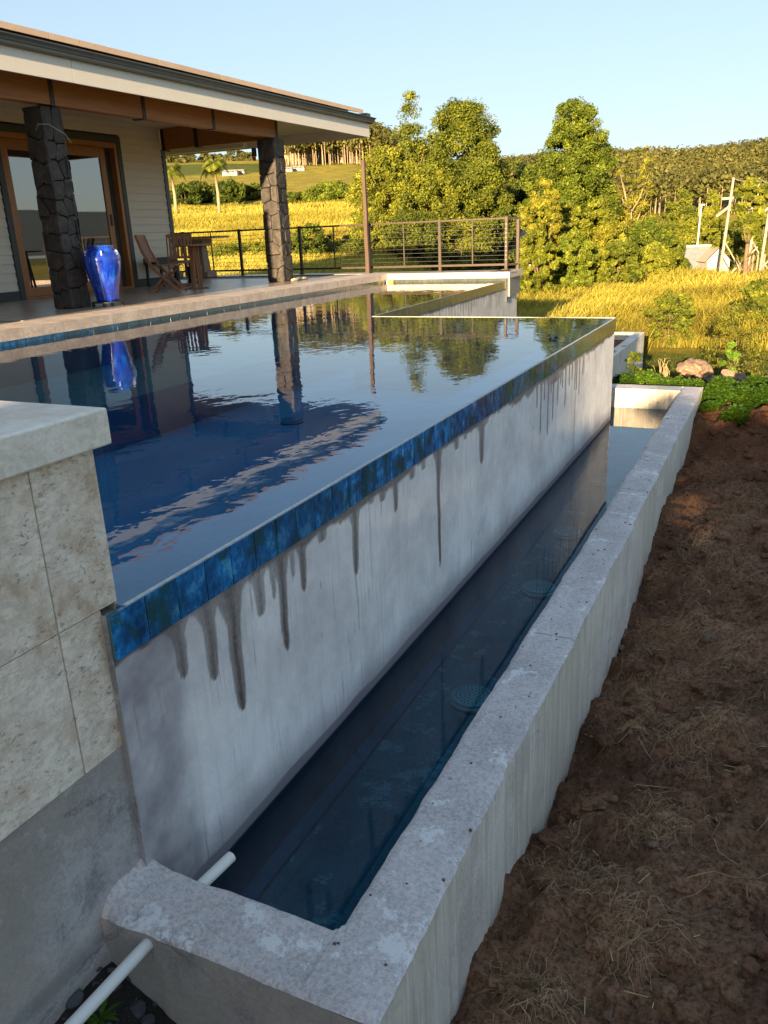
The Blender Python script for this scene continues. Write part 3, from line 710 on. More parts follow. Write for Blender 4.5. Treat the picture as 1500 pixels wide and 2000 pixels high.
# ================================================================== GRASS
def blades(name, label, az0, az1, d0, d1, n, h0, h1, w, mat, cat='grass', t0=.55, keep=None, pw=.5, bend=.35):
    az = np.radians(RNG.uniform(az0, az1, n)); u_ = RNG.random(n)
    d = (d0 ** (1 - pw * 2 + 1e-6) if False else d0) * (d1 / d0) ** u_ if pw == 'log' else np.sqrt(RNG.uniform(d0 ** 2, d1 ** 2, n))
    x = CC[0] + d * np.sin(az); y = CC[1] + d * np.cos(az)
    if keep is not None:
        k = keep(x, y, d); x, y, d = x[k], y[k], d[k]; n = len(x)
    z = terrain_z(x, y) - .03
    cl = vnoise(x, y, .55, 4); h = RNG.uniform(h0, h1, n) * (.6 + .8 * cl)
    th = RNG.random(n) * 2 * math.pi; bd = h * RNG.uniform(.1, bend * 2, n) ; bx = np.cos(th) * bd + h * .12; by = np.sin(th) * bd
    ww = w * (d / 20.) ** .75 * RNG.uniform(.6, 1.4, n); ph = RNG.random(n) * math.pi; wx = np.cos(ph) * ww; wy = np.sin(ph) * ww
    P0 = np.stack([x, y, z], -1); P1 = P0 + np.stack([bx * .3, by * .3, h * .6], -1); P2 = P0 + np.stack([bx, by, h * (1 - .25 * RNG.random(n))], -1)
    Wv = np.stack([wx, wy, 0 * x], -1)
    q1 = np.stack([P0 - Wv, P0 + Wv, P1 + Wv * .8, P1 - Wv * .8], 1); q2 = np.stack([P1 - Wv * .8, P1 + Wv * .8, P2 + Wv * .15, P2 - Wv * .15], 1)
    t = np.clip(t0 + (vnoise(x, y, .25, 7) - .5) * .7 + (RNG.random(n) - .5) * .55, 0, 1)
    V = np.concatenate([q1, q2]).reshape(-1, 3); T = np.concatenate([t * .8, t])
    o = link(name, quadmesh(name, V, mat, T)); tag(o, label, cat, kind='stuff'); return o
def keepR(x, y, d):
    return ~((x > -.9) & (y < 10.0)) & ~((x < -3.2) & (y < 8.6)) & (y > 1.5) & ((x > -3.1) | (y > 8.6)) & ~((x > -3.2) & (y < 9) & (x > -1.0)) & ~((x > -2.2) & (x < .1) & (y < 9.0))
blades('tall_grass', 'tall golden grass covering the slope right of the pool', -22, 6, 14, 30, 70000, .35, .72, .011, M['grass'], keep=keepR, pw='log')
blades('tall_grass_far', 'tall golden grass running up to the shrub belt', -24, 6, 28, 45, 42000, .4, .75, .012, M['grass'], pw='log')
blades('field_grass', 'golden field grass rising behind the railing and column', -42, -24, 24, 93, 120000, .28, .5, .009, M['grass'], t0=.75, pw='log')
blades('lawn', 'short green lawn between the boulders and the tall grass', -12, 4, 11.5, 22, 30000, .03, .08, .012, M['lawngrass'], keep=lambda x, y, d: (x > -1.6) & (y > 4.2) & (y < 10.3), t0=.4, pw='log')
M['grass2'] = M['grass']

# ================================================================== POOL
HW = -1.119; WT = -.888; TH = .143
X1, X2 = .657, .881; YN1, YN2 = -7.636, -7.865; YF1, YF2 = .684, .954
# shell + water (structure)
def u2x(y): return -2.93 - .045 * y       # upper infinity wall, slightly skewed
sh = MB()
ZB = -.86
sh.add([(-5.74, -8.2, ZB), (-.2, -8.2, ZB), (-.2, -.2, ZB), (-5.74, -.2, ZB)], [(0, 1, 2, 3)])
sh.add([(-5.74, -.2, ZB), (-3.1, -.2, ZB), (u2x(6.5) - .15, 6.5, ZB), (-5.74, 6.5, ZB)], [(0, 1, 2, 3)])
sh.add([(-5.74, -8.2, ZB), (-5.74, 6.5, ZB), (-5.74, 6.5, -.1), (-5.74, -8.2, -.1)], [(0, 1, 2, 3)])
sh.add([(-.2, -8.2, ZB), (-.2, -.2, ZB), (-.2, -.2, -.012), (-.2, -8.2, -.012)], [(3, 2, 1, 0)])
sh.add([(-3.1, -.2, ZB), (-.2, -.2, ZB), (-.2, -.2, -.012), (-3.1, -.2, -.012)], [(0, 1, 2, 3)])
sh.add([(-5.74, 6.5, ZB), (u2x(6.5) - .15, 6.5, ZB), (u2x(6.5) - .15, 6.5, -.1), (-5.74, 6.5, -.1)], [(3, 2, 1, 0)])
sh.box(-5.74, -.63, -8.6, -8.02, -1.6, .05)
tag(sh.obj('pool_floor', M['lining']), kind='structure', label='deep blue pool interior')
top = [(-5.735, 6.49), (-5.735, -4.4)]
top += [(-3.9 - 1.0 + 1.0 * math.cos(a), -3.6 - .8 * math.sin(a)) for a in np.linspace(math.pi / 2, 0, 9)]
top += [(-3.9, 6.49)]
k = len(top)
shf = MB().add([(x, y, -.42) for x, y in top], [tuple(range(k))[::-1]]); tag(shf.obj('pool_shelf', M['shelf']), kind='structure', label='shallow green ledge under water along the deck')
shs = MB().add([(x, y, -.42) for x, y in top] + [(x, y, ZB) for x, y in top], [(q, (q + 1) % k, (q + 1) % k + k, q + k) for q in range(k)]); tag(shs.obj('pool_shelf_side', M['lining']), kind='structure')
tag(MB().box(-.2, -.0045, -7.607, -.0045, -.013, -.009).obj('pool_rim', M['lining']), kind='structure')
wt = MB()
wt.add([(-5.738, -8.0, 0), (-.05, -8.0, 0), (-.05, -7.609, 0), (-.002, -7.609, 0), (-.002, -.002, 0), (-5.738, -.002, 0)], [(0, 1, 2, 3, 4, 5)])
wt.add([(-5.738, -.002, 0), (u2x(0) - .002, -.002, 0), (u2x(6.45) - .002, 6.45, 0), (-5.738, 6.45, 0)], [(0, 1, 2, 3)])
tag(wt.obj('pool_water', M['poolwater']), kind='structure', label='still pool water mirroring the house and sky')
tag(MB().add([(.0005, YN1, HW), (X1, YN1, HW), (X1, YF1, HW), (.0005, YF1, HW)], [(0, 1, 2, 3)]).add([(-1.2, .0, HW), (.0005, .0, HW), (.0005, YF1, HW), (-1.2, YF1, HW)], [(0, 1, 2, 3)]).obj('basin_water', M['basinwater']), kind='structure', label='dark still water in the narrow catch basin')

# drips: (Y, half width at top, z end, strength)
DR = [(-7.40, .05, -.34, .85), (-7.25, .055, -.43, .9), (-7.12, .065, -.63, 1), (-6.95, .06, -.33, .8), (-6.86, .03, -.30, .7), (-6.80, .05, -.545, 1), (-6.72, .03, -.27, .6), (-6.645, .045, -.36, .95),
      (-6.48, .07, -.21, .8), (-6.32, .04, -.185, .8), (-6.19, .055, -.47, .95), (-6.20, .012, -.75, .45), (-6.02, .06, -.19, .7), (-5.90, .07, -.215, .8), (-5.755, .05, -.315, .9), (-5.55, .07, -.205, .8), (-5.40, .06, -.20, .7),
      (-5.19, .042, -.83, 1), (-4.90, .07, -.215, .8), (-4.75, .06, -.19, .7), (-4.45, .085, -.42, .9), (-4.42, .2, -.19, .7), (-4.1, .06, -.17, .6), (-3.8, .05, -.2, .6), (-3.45, .05, -.19, .6)]
for k in range(16):
    y = -3.15 + k * .105 + random.uniform(-.03, .03)
    DR.append((y, .04, random.choice([-.28, -.35, -.5, -.62, -.74, -.4, -.3]) - random.random() * .06, .85))
DR += [(-2.6, .5, -.23, .8), (-1.82, .016, -1.15, .9), (-1.5, .03, -.36, .6), (-1.3, .03, -.26, .6), (-1.0, .025, -.3, .5), (-.7, .03, -.22, .5)]
def stain_at(Y, Z, drs, zt):
    s = np.zeros_like(Y)
    jit = fbm(Z * 6, Y * .7, 1, 3, 2) * .012
    for y0, w, ze, st in drs:
        if zt != -TH: pass
        L = (zt + .01) - ze; t = np.clip((zt - Z) / max(L, .01), 0, 1.2)
        ww = w * np.interp(t, [0, .1, .28, .8, .95, 1.0, 1.02], [2.0, 1.1, .62, .5, .36, .08, 0])
        m = (1 - sstep(ww * .90, ww * 1.06 + .0015, np.abs(Y + jit - y0))) * (.78 + .3 * np.exp(-(np.abs(Y + jit - y0) / (ww * .35 + .002)) ** 2)); m = np.where(t > 1.0, 0, m)
        s = np.maximum(s, m * st * (.8 + .2 * t))
    top = 1 - sstep(zt - .02 - .03 * vnoise(Y, Y * 0, 5, 1), zt - .0, Z + 0 * Y) * 0
    band = (1 - sstep(.6, 1., (zt - Z) / (.008 + .085 * vnoise(Y, Z * 0, 3.2, 3) * vnoise(Y, Z * 0, 9, 5) + .018 * vnoise(Y, Z * 0, 22, 7)))) * .85
    return np.clip(np.maximum(s, band * sstep(.28, .4, vnoise(Y, 0 * Y, 2.2, 6))), 0, 1)
ys = np.concatenate([np.arange(-7.676, -4.0, .0075), np.arange(-4.0, .0001, .0125)]); zs = np.linspace(-1.25, -TH, 130)
ys[-1] = 0.
YY, ZZ = np.meshgrid(ys, zs, indexing='ij')
stn = stain_at(YY, ZZ, DR, -TH)
damp = 1 - sstep(-7.46, -7.36, YY + fbm(ZZ, YY, 3, 3, 5) * .03)
damp *= np.clip(.62 + .75 * fbm(YY, ZZ, 4, 6, 22, .65), .1, 1)
splash = (1 - sstep(HW + .02, HW + .16 + .08 * vnoise(YY, 0 * YY, 2.5, 9), ZZ)) * .55
wline = (1 - sstep(HW + .03 + .02 * vnoise(YY, 0 * YY, 5, 4), HW + .05 + .02 * vnoise(YY, 0 * YY, 5, 4), ZZ)) * 1.0
damp = np.clip(np.maximum(damp, np.maximum(splash, wline)), 0, 1)
XX = fbm(YY, ZZ, 2.2, 5, 12) * .0022
iw = thing('infinity_wall', 'long white plastered pool wall with dark drip stains under a blue tile rim', 'wall', (0, -3.8, HW))
link('wall_face', gridmesh('wall_face', np.stack([XX, YY, ZZ], -1), M['wallc'], {'stain': stn, 'damp': damp}), iw)
MB().box(-.198, -.004, -7.668, -.006, -1.6, -.014).obj('wall_core', M['leftc'], iw)
# far end face of the main block (faces +Y, and visible strip on the corner)
MB().add([(0, 0, -1.6), (-2.9, 0, -1.6), (-2.9, 0, -TH), (0, 0, -TH)], [(0, 1, 2, 3)]).obj('end_face', M['sidec'], iw)
MB().box(-.03, .0015, -7.681, -7.6765, -1.0, -.002).obj('end_grout', M['leftc'], iw)
# tiles
def tile_row(parent, p0, p1, step, z0, z1, nrm, thick=.011, gap=.005, name='tile', mat='tile', jit=.0):
    p0 = Vector(p0); p1 = Vector(p1); L = (p1 - p0).length; d = (p1 - p0) / L; n = max(1, round(L / step)); st = L / n
    mb = MB(); a = st / 2 - gap / 2; N = Vector(nrm)
    me = None
    ang = math.atan2(d.y, d.x)
    sgn = 1 if Vector((-d.y, d.x, 0)).dot(N) > 0 else -1
    b = .0016
    y0, y1 = (0, thick * sgn)
    mb.box(-a, a, min(y0, y1), max(y0, y1), z0, z1)
    me = mb.mesh(name, M[mat])
    for i in range(n):
        c = p0 + d * st * (i + .5)
        o = link(name, me, parent, (c.x + N.x * random.uniform(0, .0012), c.y + N.y * random.uniform(0, .0012), random.uniform(-.0008, .0008)))
        o.rotation_euler = (random.uniform(-jit, jit), 0, ang)
        bv = o.modifiers.new('bevel', 'BEVEL'); bv.width = .0015; bv.segments = 2
    return n
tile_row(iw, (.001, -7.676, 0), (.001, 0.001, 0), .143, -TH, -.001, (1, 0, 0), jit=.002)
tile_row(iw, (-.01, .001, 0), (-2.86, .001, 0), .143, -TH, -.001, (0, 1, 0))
MB().box(-.002, .0105, -7.608, .0, -.0018, .0035).obj('grout_line', M['whitegrout'], iw)
MB().box(-2.92, .0105, -.002, .0105, -.0015, .0038).obj('grout_line', M['whitegrout'], iw)
MB().box(-.0042, .0085, -7.674, -.001, -TH + .003, -.003).obj('tile_bed', M['tilegrout'], iw)

# upper infinity wall
uw = thing('upper_infinity_wall', 'shorter pool wall further back with blue tile rim and many small drips', 'wall', (-3, 3, HW))
ys = np.arange(0.0, 7.36, .03); zs = np.linspace(-1.8, -TH, 60); YY, ZZ = np.meshgrid(ys, zs, indexing='ij')
DR2 = [(y0, random.uniform(.03, .06), random.choice([-.2, -.24, -.3, -.36, -.42]), .75) for y0 in np.arange(.3, 6.2, .15)]
st2 = stain_at(YY, ZZ, DR2, -TH)
link('wall_face', gridmesh('wall_face', np.stack([u2x(YY), YY, ZZ], -1), M['upwallc'], {'stain': st2 * .8, 'damp': YY * 0}), uw)
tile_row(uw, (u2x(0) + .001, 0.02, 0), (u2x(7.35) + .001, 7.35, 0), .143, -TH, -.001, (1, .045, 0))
g = MB(); g.add([(u2x(0) - .002, 0, .0035), (u2x(0) + .0105, 0, .0035), (u2x(6.4) + .0105, 6.4, .0035), (u2x(6.4) - .002, 6.4, .0035)], [(0, 1, 2, 3)]); g.obj('grout_line', M['whitegrout'], uw)
MB().add([(u2x(0) - .004, 0, -TH), (u2x(7.35) - .004, 7.35, -TH), (u2x(7.35) - .004, 7.35, -.003), (u2x(0) - .004, 0, -.003)], [(0, 1, 2, 3)]).obj('tile_bed', M['darkgrout'], uw)
MB().add([(u2x(7.35), 7.35, -1.8), (-12, 7.35, -1.8), (-12, 7.35, -.0), (u2x(7.35), 7.35, -.0)], [(0, 1, 2, 3)]).obj('end_face', M['sidec'], uw)

# ---- catch basin
cb = thing('catch_basin', 'long narrow concrete overflow trough at the foot of the white pool wall', 'trough', (.45, -3.5, -1.5))
def slab_grid(name, fn, nu, nv, mat, parent, attrs=None):
    U, V = np.meshgrid(np.linspace(0, 1, nu), np.linspace(0, 1, nv), indexing='ij'); return link(name, gridmesh(name, fn(U, V), M[mat], attrs), parent)
def wob(y, o, a=.006): return fbm(y, y * 0 + o, 3.5, 5, o) * a + fbm(y, y * 0 + o, 14, 3, o + 3) * a * .5
# outer wall: inner face, top, outer face
LY0, LY1 = YN2, YF2
def outer_top(U, V):
    y = (LY0 + .0) + U * (LY1 - LY0); x0 = X1 + wob(y, 2, .009); x1 = X2 + wob(y, 5, .012)
    x = x0 + (x1 - x0) * V; z = WT + fbm(y, x, 6, 5, 6) * .0045 - .012 * (np.maximum(0, np.abs(V - .5) * 2 - .86) / .14) ** 2 * np.where((V < .5) & (y < YN1 + .01), 0, 1)
    x = np.where(y < YN1, np.where(V < .5, X1 - 0.0 + (x1 - X1) * V, x), x)
    z = z - .012 * np.clip(1 - (y - LY0) / .017, 0, 1)
    y = y + wob(x, 21, .010) * (1 - sstep(X1 - .05, X1 + .1, x)) * np.clip(1 - (y - LY0) / .12, 0, 1)
    return np.stack([x, y, z], -1)
def outer_face(U, V):
    y = LY0 + U * (LY1 - LY0); x = X2 + wob(y, 5, .012) + fbm(y, V * 2.5, 2.5, 5, 8) * .003; z = WT - .012 + (-1.95 - WT) * (1 - V)
    x = np.where(V > .99, X2 + wob(y, 5, .012), x); return np.stack([x, y, z], -1)
def inner_face(U, V):
    y = LY0 + U * (LY1 - LY0); x = X1 + wob(y, 2, .009) * 1.0; z = WT - .012 + (-1.6 - WT) * V
    return np.stack([x, y, z], -1)
slab_grid('outer_wall_top', outer_top, 520, 14, 'topc', cb)
slab_grid('outer_wall_face', outer_face, 420, 40, 'sidec', cb)
slab_grid('outer_wall_inside', inner_face, 300, 12, 'sidec', cb)
def near_top(U, V):
    x = -.02 + U * (X1 + .05); y = YN2 + wob(x, 21, .010) + (YN1 - YN2 + wob(x, 24, .012) - wob(x, 21, .01)) * V
    # the plaster climbs where the wall meets the pool wall
    z = WT + fbm(x, y, 7, 5, 16) * .005 + .05 * np.exp(-np.maximum(0, x + .02) / .05) * (.6 + .8 * vnoise(x, y, 30, 3)) * sstep(0, .3, V) - .012 * (np.maximum(0, np.abs(V - .5) * 2 - .86) / .14) ** 2 * np.where((V > .5) & (x > X1 - .01), 0, 1) - .0015
    return np.stack([x, y, z], -1)
slab_grid('near_wall_top', near_top, 110, 34, 'topc', cb)
slab_grid('near_wall_face', lambda U, V: np.stack([-.02 + U * (X2 + .02 + .006), YN2 - .001 + wob(-.02 + U * (X2 + .026), 21, .010) * (1 - sstep(X1 - .05, X1 + .1, -.02 + U * (X2 + .026))), WT - .012 + (-1.9 - WT) * (1 - V)], -1), 90, 30, 'nearc', cb)
slab_grid('near_wall_inside', lambda U, V: np.stack([U * X1, YN1 + wob(U * X1, 24, .012) + 0 * V, WT - .012 + (-1.6 - WT) * V], -1)[::-1], 90, 8, 'sidec', cb)
slab_grid('far_wall_top', lambda U, V: np.stack([-1.3 + U * (X1 + 1.3), YF1 + (YF2 - YF1) * V + wob(U * 2, 31, .006), WT + fbm(U * 2, V, 3, 3) * .004], -1), 60, 6, 'topc', cb)
slab_grid('far_wall_face', lambda U, V: np.stack([-1.3 + U * (X1 + 1.3), YF1 + wob(U * 2, 31, .006), WT + (-1.6 - WT) * (1 - V)], -1), 60, 12, 'sidec', cb)
slab_grid('far_wall_back', lambda U, V: np.stack([-1.3 + U * (X2 + 1.3), YF2 + 0 * V, WT - .004 + (-1.9 - WT) * (1 - V)], -1)[::-1], 30, 8, 'sidec', cb)
slab_grid('basin_floor', lambda U, V: np.stack([-.0 + X1 * U, YN1 + (YF1 - YN1) * V, -1.37 + fbm(U, V * 8, 3, 3) * .004], -1), 12, 100, 'basinfloor', cb)
MB().box(.002, .07, YN1 + .02, 0.2, -1.37, -1.345).obj('fillet', M['basinwall'], cb)
MB().add([(-1.3, 0, -1.37), (0, 0, -1.37), (0, YF1, -1.37), (-1.3, YF1, -1.37)], [(0, 1, 2, 3)]).obj('basin_floor', M['basinfloor'], cb)
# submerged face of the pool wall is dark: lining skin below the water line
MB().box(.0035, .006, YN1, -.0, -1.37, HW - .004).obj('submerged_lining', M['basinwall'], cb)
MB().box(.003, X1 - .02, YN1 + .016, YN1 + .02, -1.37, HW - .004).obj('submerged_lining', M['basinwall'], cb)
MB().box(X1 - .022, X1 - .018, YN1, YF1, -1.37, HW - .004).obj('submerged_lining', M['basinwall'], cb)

# drain covers
def drain_mesh():
    base = MB().lathe([(.118, 0), (.122, .018), (.112, .026)], 36); cov = MB().lathe([(.108, .027), (.108, .036), (.1, .042)], 36)
    holes = MB()
    for ring, n in ((.018, 6), (.04, 12), (.062, 18), (.084, 26)):
        for k in range(n):
            a = 2 * math.pi * k / n + ring * 20; c = (ring * math.cos(a), ring * math.sin(a))
            holes.add([(c[0] + .0058 * math.cos(t), c[1] + .0058 * math.sin(t), .0432) for t in np.linspace(0, 2 * math.pi, 7)[:-1]], [(0, 1, 2, 3, 4, 5)])
    return base, cov, holes
b_, c_, h_ = drain_mesh(); bm_, cm_, hm_ = b_.mesh('rim', M['drain'], True), c_.mesh('cover', M['drain'], True), h_.mesh('grate_holes', M['drainhole'])
DL = ['nearest round teal drain cover in the catch basin', 'second nearest round drain cover in the catch basin', 'third round drain cover in the catch basin, partly under reflections', 'farthest, faintest drain cover near the blue end of the catch basin']
for (a, b), lb in zip([(922, 1358), (1053, 1145), (1108, 1037), (1180, 938)], DL):
    p = on(a, b, 'Z', -1.33)
    t = thing('drain_cover', lb, 'drain cover', (p[0], p[1], -1.368), group='round drain covers on the basin floor', world=False)
    for nm, me in (('rim', bm_), ('cover', cm_), ('grate_holes', hm_)): link(nm, me, t)
p = on(575, 888, 'Z', -1.2)
t = thing('drain_cover', 'round drain cover faint on the deep pool floor', 'drain cover', (p[0], p[1], ZB + .002), world=False)
for nm, q_, mt in (('rim', b_, 'drainblue'), ('cover', c_, 'drainblue'), ('grate_holes', h_, 'drainhole')): link(nm, q_.mesh(nm, M[mt], nm != 'grate_holes'), t)

# ---- travertine pillar at left
pl = thing('travertine_pillar', 'cream travertine tiled pillar with thick coping at the near left', 'pillar', (-.2, -8, -1))
XP = -.016
MB().box(-.62, XP - .005, -10.5, -7.624, .012, .464).obj('core', M['grout'], pl)
MB().box(-.62, XP - .005, -10.5, -7.684, -.418, .0115).obj('core', M['grout'], pl)
xs = []
TB = -.424; TJ = .014; TT = .463
colsU = [(-7.611, -7.826), (-7.83, -8.23), (-8.234, -8.634), (-8.638, -9.038)]
for y1, y0 in colsU:
    MB().box(XP - .012, XP, y0, y1, TJ + .0013, TT).obj('tile', M['trav'], pl, bevel=.002)
colsL = [(-7.677, -7.826), (-7.83, -8.23), (-8.234, -8.634), (-8.638, -9.038)]
for y1, y0 in colsL:
    MB().box(XP - .012, XP, y0, y1, TB, TJ - .0013).obj('tile', M['trav'], pl, bevel=.002)
MB().box(XP - .6, XP - .013, -7.611, -7.60, -.2, TT).obj('tile', M['trav'], pl)
for y0, y1 in ((-8.06, -7.565), (-8.562, -8.064), (-9.064, -8.566)):
    MB().box(-.66, .012, y0, y1, .465, .565).obj('coping_slab', M['marble'], pl, bevel=.006)
# concrete beneath
lw = thing('concrete_base_wall', 'mottled damp concrete wall below the travertine at bottom left', 'wall', (-.3, -8.2, -1.9))
def left_face(U, V):
    y = -9.6 + U * (9.6 - 7.679); z = -1.9 + V * (TB + 1.9)
    bulge = .035 * np.exp(-((y + 7.86) / .05) ** 2) * sstep(-.35 - .5, -.95, z) * 0
    x = XP - .006 + fbm(y, z, 2.2, 5, 40) * .012 + .02 * sstep(-.98, -1.02, z)*0
    x = np.where(z < -1.0, x + .02 * sstep(0, 1, (-1.0 - z) / .02) * (vnoise(y, y * 0, 9, 3) * .5 + .6), x)
    return np.stack([x, y, z], -1)
slab_grid('wall_face', left_face, 150, 110, 'leftc', lw)
MB().box(-.6, XP - .03, -9.6, -7.679, -1.9, TB - .001).obj('wall_core', M['leftc'], lw)
# plaster fillet between base wall and pool wall plane
MB().add([(XP - .006, -7.679, -1.0), (XP - .006, -7.679, TB), (.0, -7.675, TB), (.0, -7.675, -1.0)], [(0, 3, 2, 1)]).obj('step_edge', M['leftc'], lw)
rs = random.Random(3)

# white pipes
pp = thing('white_pipe', 'white plastic pipe running through the near wall of the catch basin', 'pipe', (.16, -8, -.93))
MB().tube([(.125, -8.6, -.935), (.150, -7.86, -.932)], .0185, 16).obj('pipe', M['pvc'], pp, smooth=False)
MB().tube([(.155, -7.70, -.922), (.182, -7.495, -.915)], .0185, 16).obj('pipe_end', M['pvc'], pp)

# ---- second basin
sb = thing('second_catch_basin', 'small concrete planter box beyond the pool corner holding reddish soil', 'planter', (-1.2, 4, -1.7))
P_ = [on(1259, 648, 'Z', -.95), on(1200, 648, 'Z', -.95)]
bx1, by1 = float(P_[0][0]), float(P_[0][1])
wallt = .16
MB().box(bx1 - wallt, bx1, 1.9, by1, -1.85, -.95).obj('side_wall', M['sidec'], sb, bevel=.01)
MB().box(-2.4, bx1 - wallt - .002, by1 - wallt, by1, -1.85, -.951).obj('end_wall', M['sidec'], sb, bevel=.01)
MB().box(-2.4, bx1 - wallt - .002, 1.9, by1 - wallt - .002, -1.8, -1.08).obj('soil', M['dirt'], sb)
for k in range(7):
    x = bx1 - .08 - rs.random() * .2; y = 2.6 + rs.random() * 2.4
    mb = MB(); mb.add([(x, y, -.945), (x + .07, y + .02, -.94), (x + .1, y + .09, -.93), (x + .02, y + .06, -.945)], [(0, 1, 2, 3)]); mb.obj('leaf', M['rock'], sb)

# ================================================================== DECK
DZ = .165
dk = MB(); dk.box(-13.5, -5.76, -14, 7.3, -.3, DZ - .016)
dk.add([(-5.76, 6.53, -.3), (-3.16, 6.53, -.3), (-3.24, 7.5, -.3), (-13.5, 7.5, -.3), (-13.5, 6.53, -.3), (-5.76, 6.53, DZ - .016), (-3.16, 6.53, DZ - .016), (-3.24, 7.5, DZ - .016), (-13.5, 7.5, DZ - .016), (-13.5, 6.53, DZ - .016)],
       [(5, 6, 7, 8, 9), (0, 1, 6, 5), (1, 2, 7, 6), (2, 3, 8, 7)])
deck = tag(dk.obj('pool_deck', M['grout']), kind='structure', label='tiled terrace beside the pool under the roof')
# floor tiles .6
ft = MB().box(-.298, .298, -.298, .298, -.012, 0).mesh('floor_tile', M['floor'])
for i in range(8):
    for j in range(13):
        x = -6.37 - .3 - i * .6; y = -1.0 - 1.2 + j * .6 + .3
        if y > 6.2: continue
        if x < -9.9 and y < 4.6: continue
        link('floor_tile', ft, deck, (x, y, DZ))
ft2 = MB().box(-.298, .298, -.298, .298, -.012, 0)
for j in range(16):
    x = -3.55 - .0 - j * .6
    for y in (6.98,):
        if x > -3.4: continue
        link('floor_tile', ft, deck, (x, y, DZ))
# coping tiles: top + face
cpy = [-8.6 + .449 * k for k in range(34)]
cm = MB(); cm.box(-.30, .012, -.2225, .2225, -.016, .0); cm.box(0.0, .012, -.2225, .2225, -.118, -.0165)
cmm = cm.mesh('coping_tile', M['coping'])
cm3 = MB().box(-.30, 0, -.2225, .2225, -.016, 0).mesh('coping_tile', M['coping'])
for k in range(34):
    y = -8.62 + .449 * k + .2245
    if y > 6.45: break
    link('coping_tile', cmm, deck, (-5.752, y, DZ)); link('coping_tile', cm3, deck, (-6.056, y, DZ))
y_end = 6.45
# waterline tiles along the deck side
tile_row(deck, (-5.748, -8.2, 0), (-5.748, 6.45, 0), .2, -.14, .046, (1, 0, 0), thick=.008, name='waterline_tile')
# far coping
cf = MB(); cf.box(-.2225, .2225, -.012, .3, -.016, 0); cf.box(-.2225, .2225, -.012, 0, -.112, -.0165)
cfm = cf.mesh('coping_tile', M['coping']); cf2 = MB().box(-.2225, .2225, 0, .3, -.016, 0).mesh('coping_tile', M['coping'])
for k in range(6):
    x = -5.74 + .2245 + .4325 * k
    for me, yy in ((cfm, 6.46),):
        o = link('coping_tile', me, deck, (x, yy, DZ)); o.scale = (.962, 1, 1)
# right-hand return of the coping
MB().add([(-3.145, 6.45, .05), (-3.18, 7.5, .05), (-3.18, 7.5, DZ), (-3.145, 6.45, DZ), (-3.6, 6.45, DZ), (-3.6, 7.5, DZ), (-3.6, 6.45, .05), (-3.6, 7.5, .05)],
         [(0, 1, 2, 3), (3, 2, 5, 4), (1, 0, 6, 7), (0, 3, 4, 6)]).obj('coping_end', M['coping'], deck)
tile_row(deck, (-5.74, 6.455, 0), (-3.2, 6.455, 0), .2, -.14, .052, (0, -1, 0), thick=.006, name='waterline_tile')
MB().box(-5.76, -3.2, 6.462, 6.54, -.4, .05).obj('pool_end_wall', M['darkgrout'], deck)

# ================================================================== HOUSE
XW = -9.6
hs = thing('house', 'cream weatherboard house with a broad overhanging roof over the pool terrace', 'house', (XW, 1, DZ))
core = MB(); core.box(-14, XW - .09, -14, 4.58, DZ, 3.2); core.obj('wall', M['trim'], hs)
# lap boards
def board(y0, y1, z):
    mb = MB(); t0, t1 = .004, .022
    mb.add([(XW - .09, y0, z), (XW + t1, y0, z), (XW + t0, y0, z + .139), (XW - .09, y0, z + .139), (XW - .09, y1, z), (XW + t1, y1, z), (XW + t0, y1, z + .139), (XW - .09, y1, z + .139)],
           [(0, 1, 2, 3), (7, 6, 5, 4), (0, 4, 5, 1), (1, 5, 6, 2), (2, 6, 7, 3), (3, 7, 4, 0)])
    return mb.obj('weatherboard', M['board'], hs)
z = .31
while z < 3.02:
    if z < 2.8 - .05: board(3.43, 4.56, z); board(-4.0, .615, z)
    else: board(-4.0, 4.56, z)
    z += .14
MB().box(XW - .02, XW + .03, 3.43, 4.6, DZ, .308).obj('base_trim', M['trim'], hs)
MB().box(XW - .02, XW + .03, -4.0, .615, DZ, .308).obj('base_trim', M['trim'], hs)
MB().box(XW - .1, XW + .035, 4.562, 4.66, DZ, 2.66).obj('corner_trim', M['gutter'], hs)
dt = MB(); dt.box(XW - .05, XW + .04, .62, .73, DZ, 2.798); dt.box(XW - .05, XW + .04, 3.32, 3.425, DZ, 2.798); dt.box(XW - .05, XW + .04, .731, 3.319, 2.69, 2.798)
dt.obj('door_trim', M['trim'], hs, bevel=.003)
door = MB(); door.box(XW - .12, XW + .03, .732, .76, DZ, 2.688); door.box(XW - .12, XW + .03, 3.24, 3.318, DZ, 2.688); door.box(XW - .12, XW + .03, .761, 3.239, 2.60, 2.688); door.box(XW - .12, XW + .03, .761, 3.239, DZ, DZ + .03)
do = door.obj('door', M['doorwood'], hs, bevel=.003)
def leaf(y0, y1, x, nm='door_leaf'):
    s = .13
    mb = MB(); mb.box(x, x + .045, y0, y0 + s, DZ + .032, 2.598); mb.box(x, x + .045, y1 - s, y1, DZ + .032, 2.598)
    mb.box(x, x + .045, y0 + s + .001, y1 - s - .001, 2.44, 2.597); mb.box(x, x + .045, y0 + s + .001, y1 - s - .001, DZ + .033, .335)
    mb.obj(nm, M['doorwood'], do, bevel=.003)
    MB().box(x + .016, x + .026, y0 + s, y1 - s, .335, 2.44).obj('glass', M['glass'], do)
leaf(.762, 1.93, XW - .05); leaf(1.82, 3.02 + .06, XW - .10)
MB().box(XW - .055, XW - .04, 3.0, 3.04, 1.28, 1.48).obj('handle', M['bracket'], do)

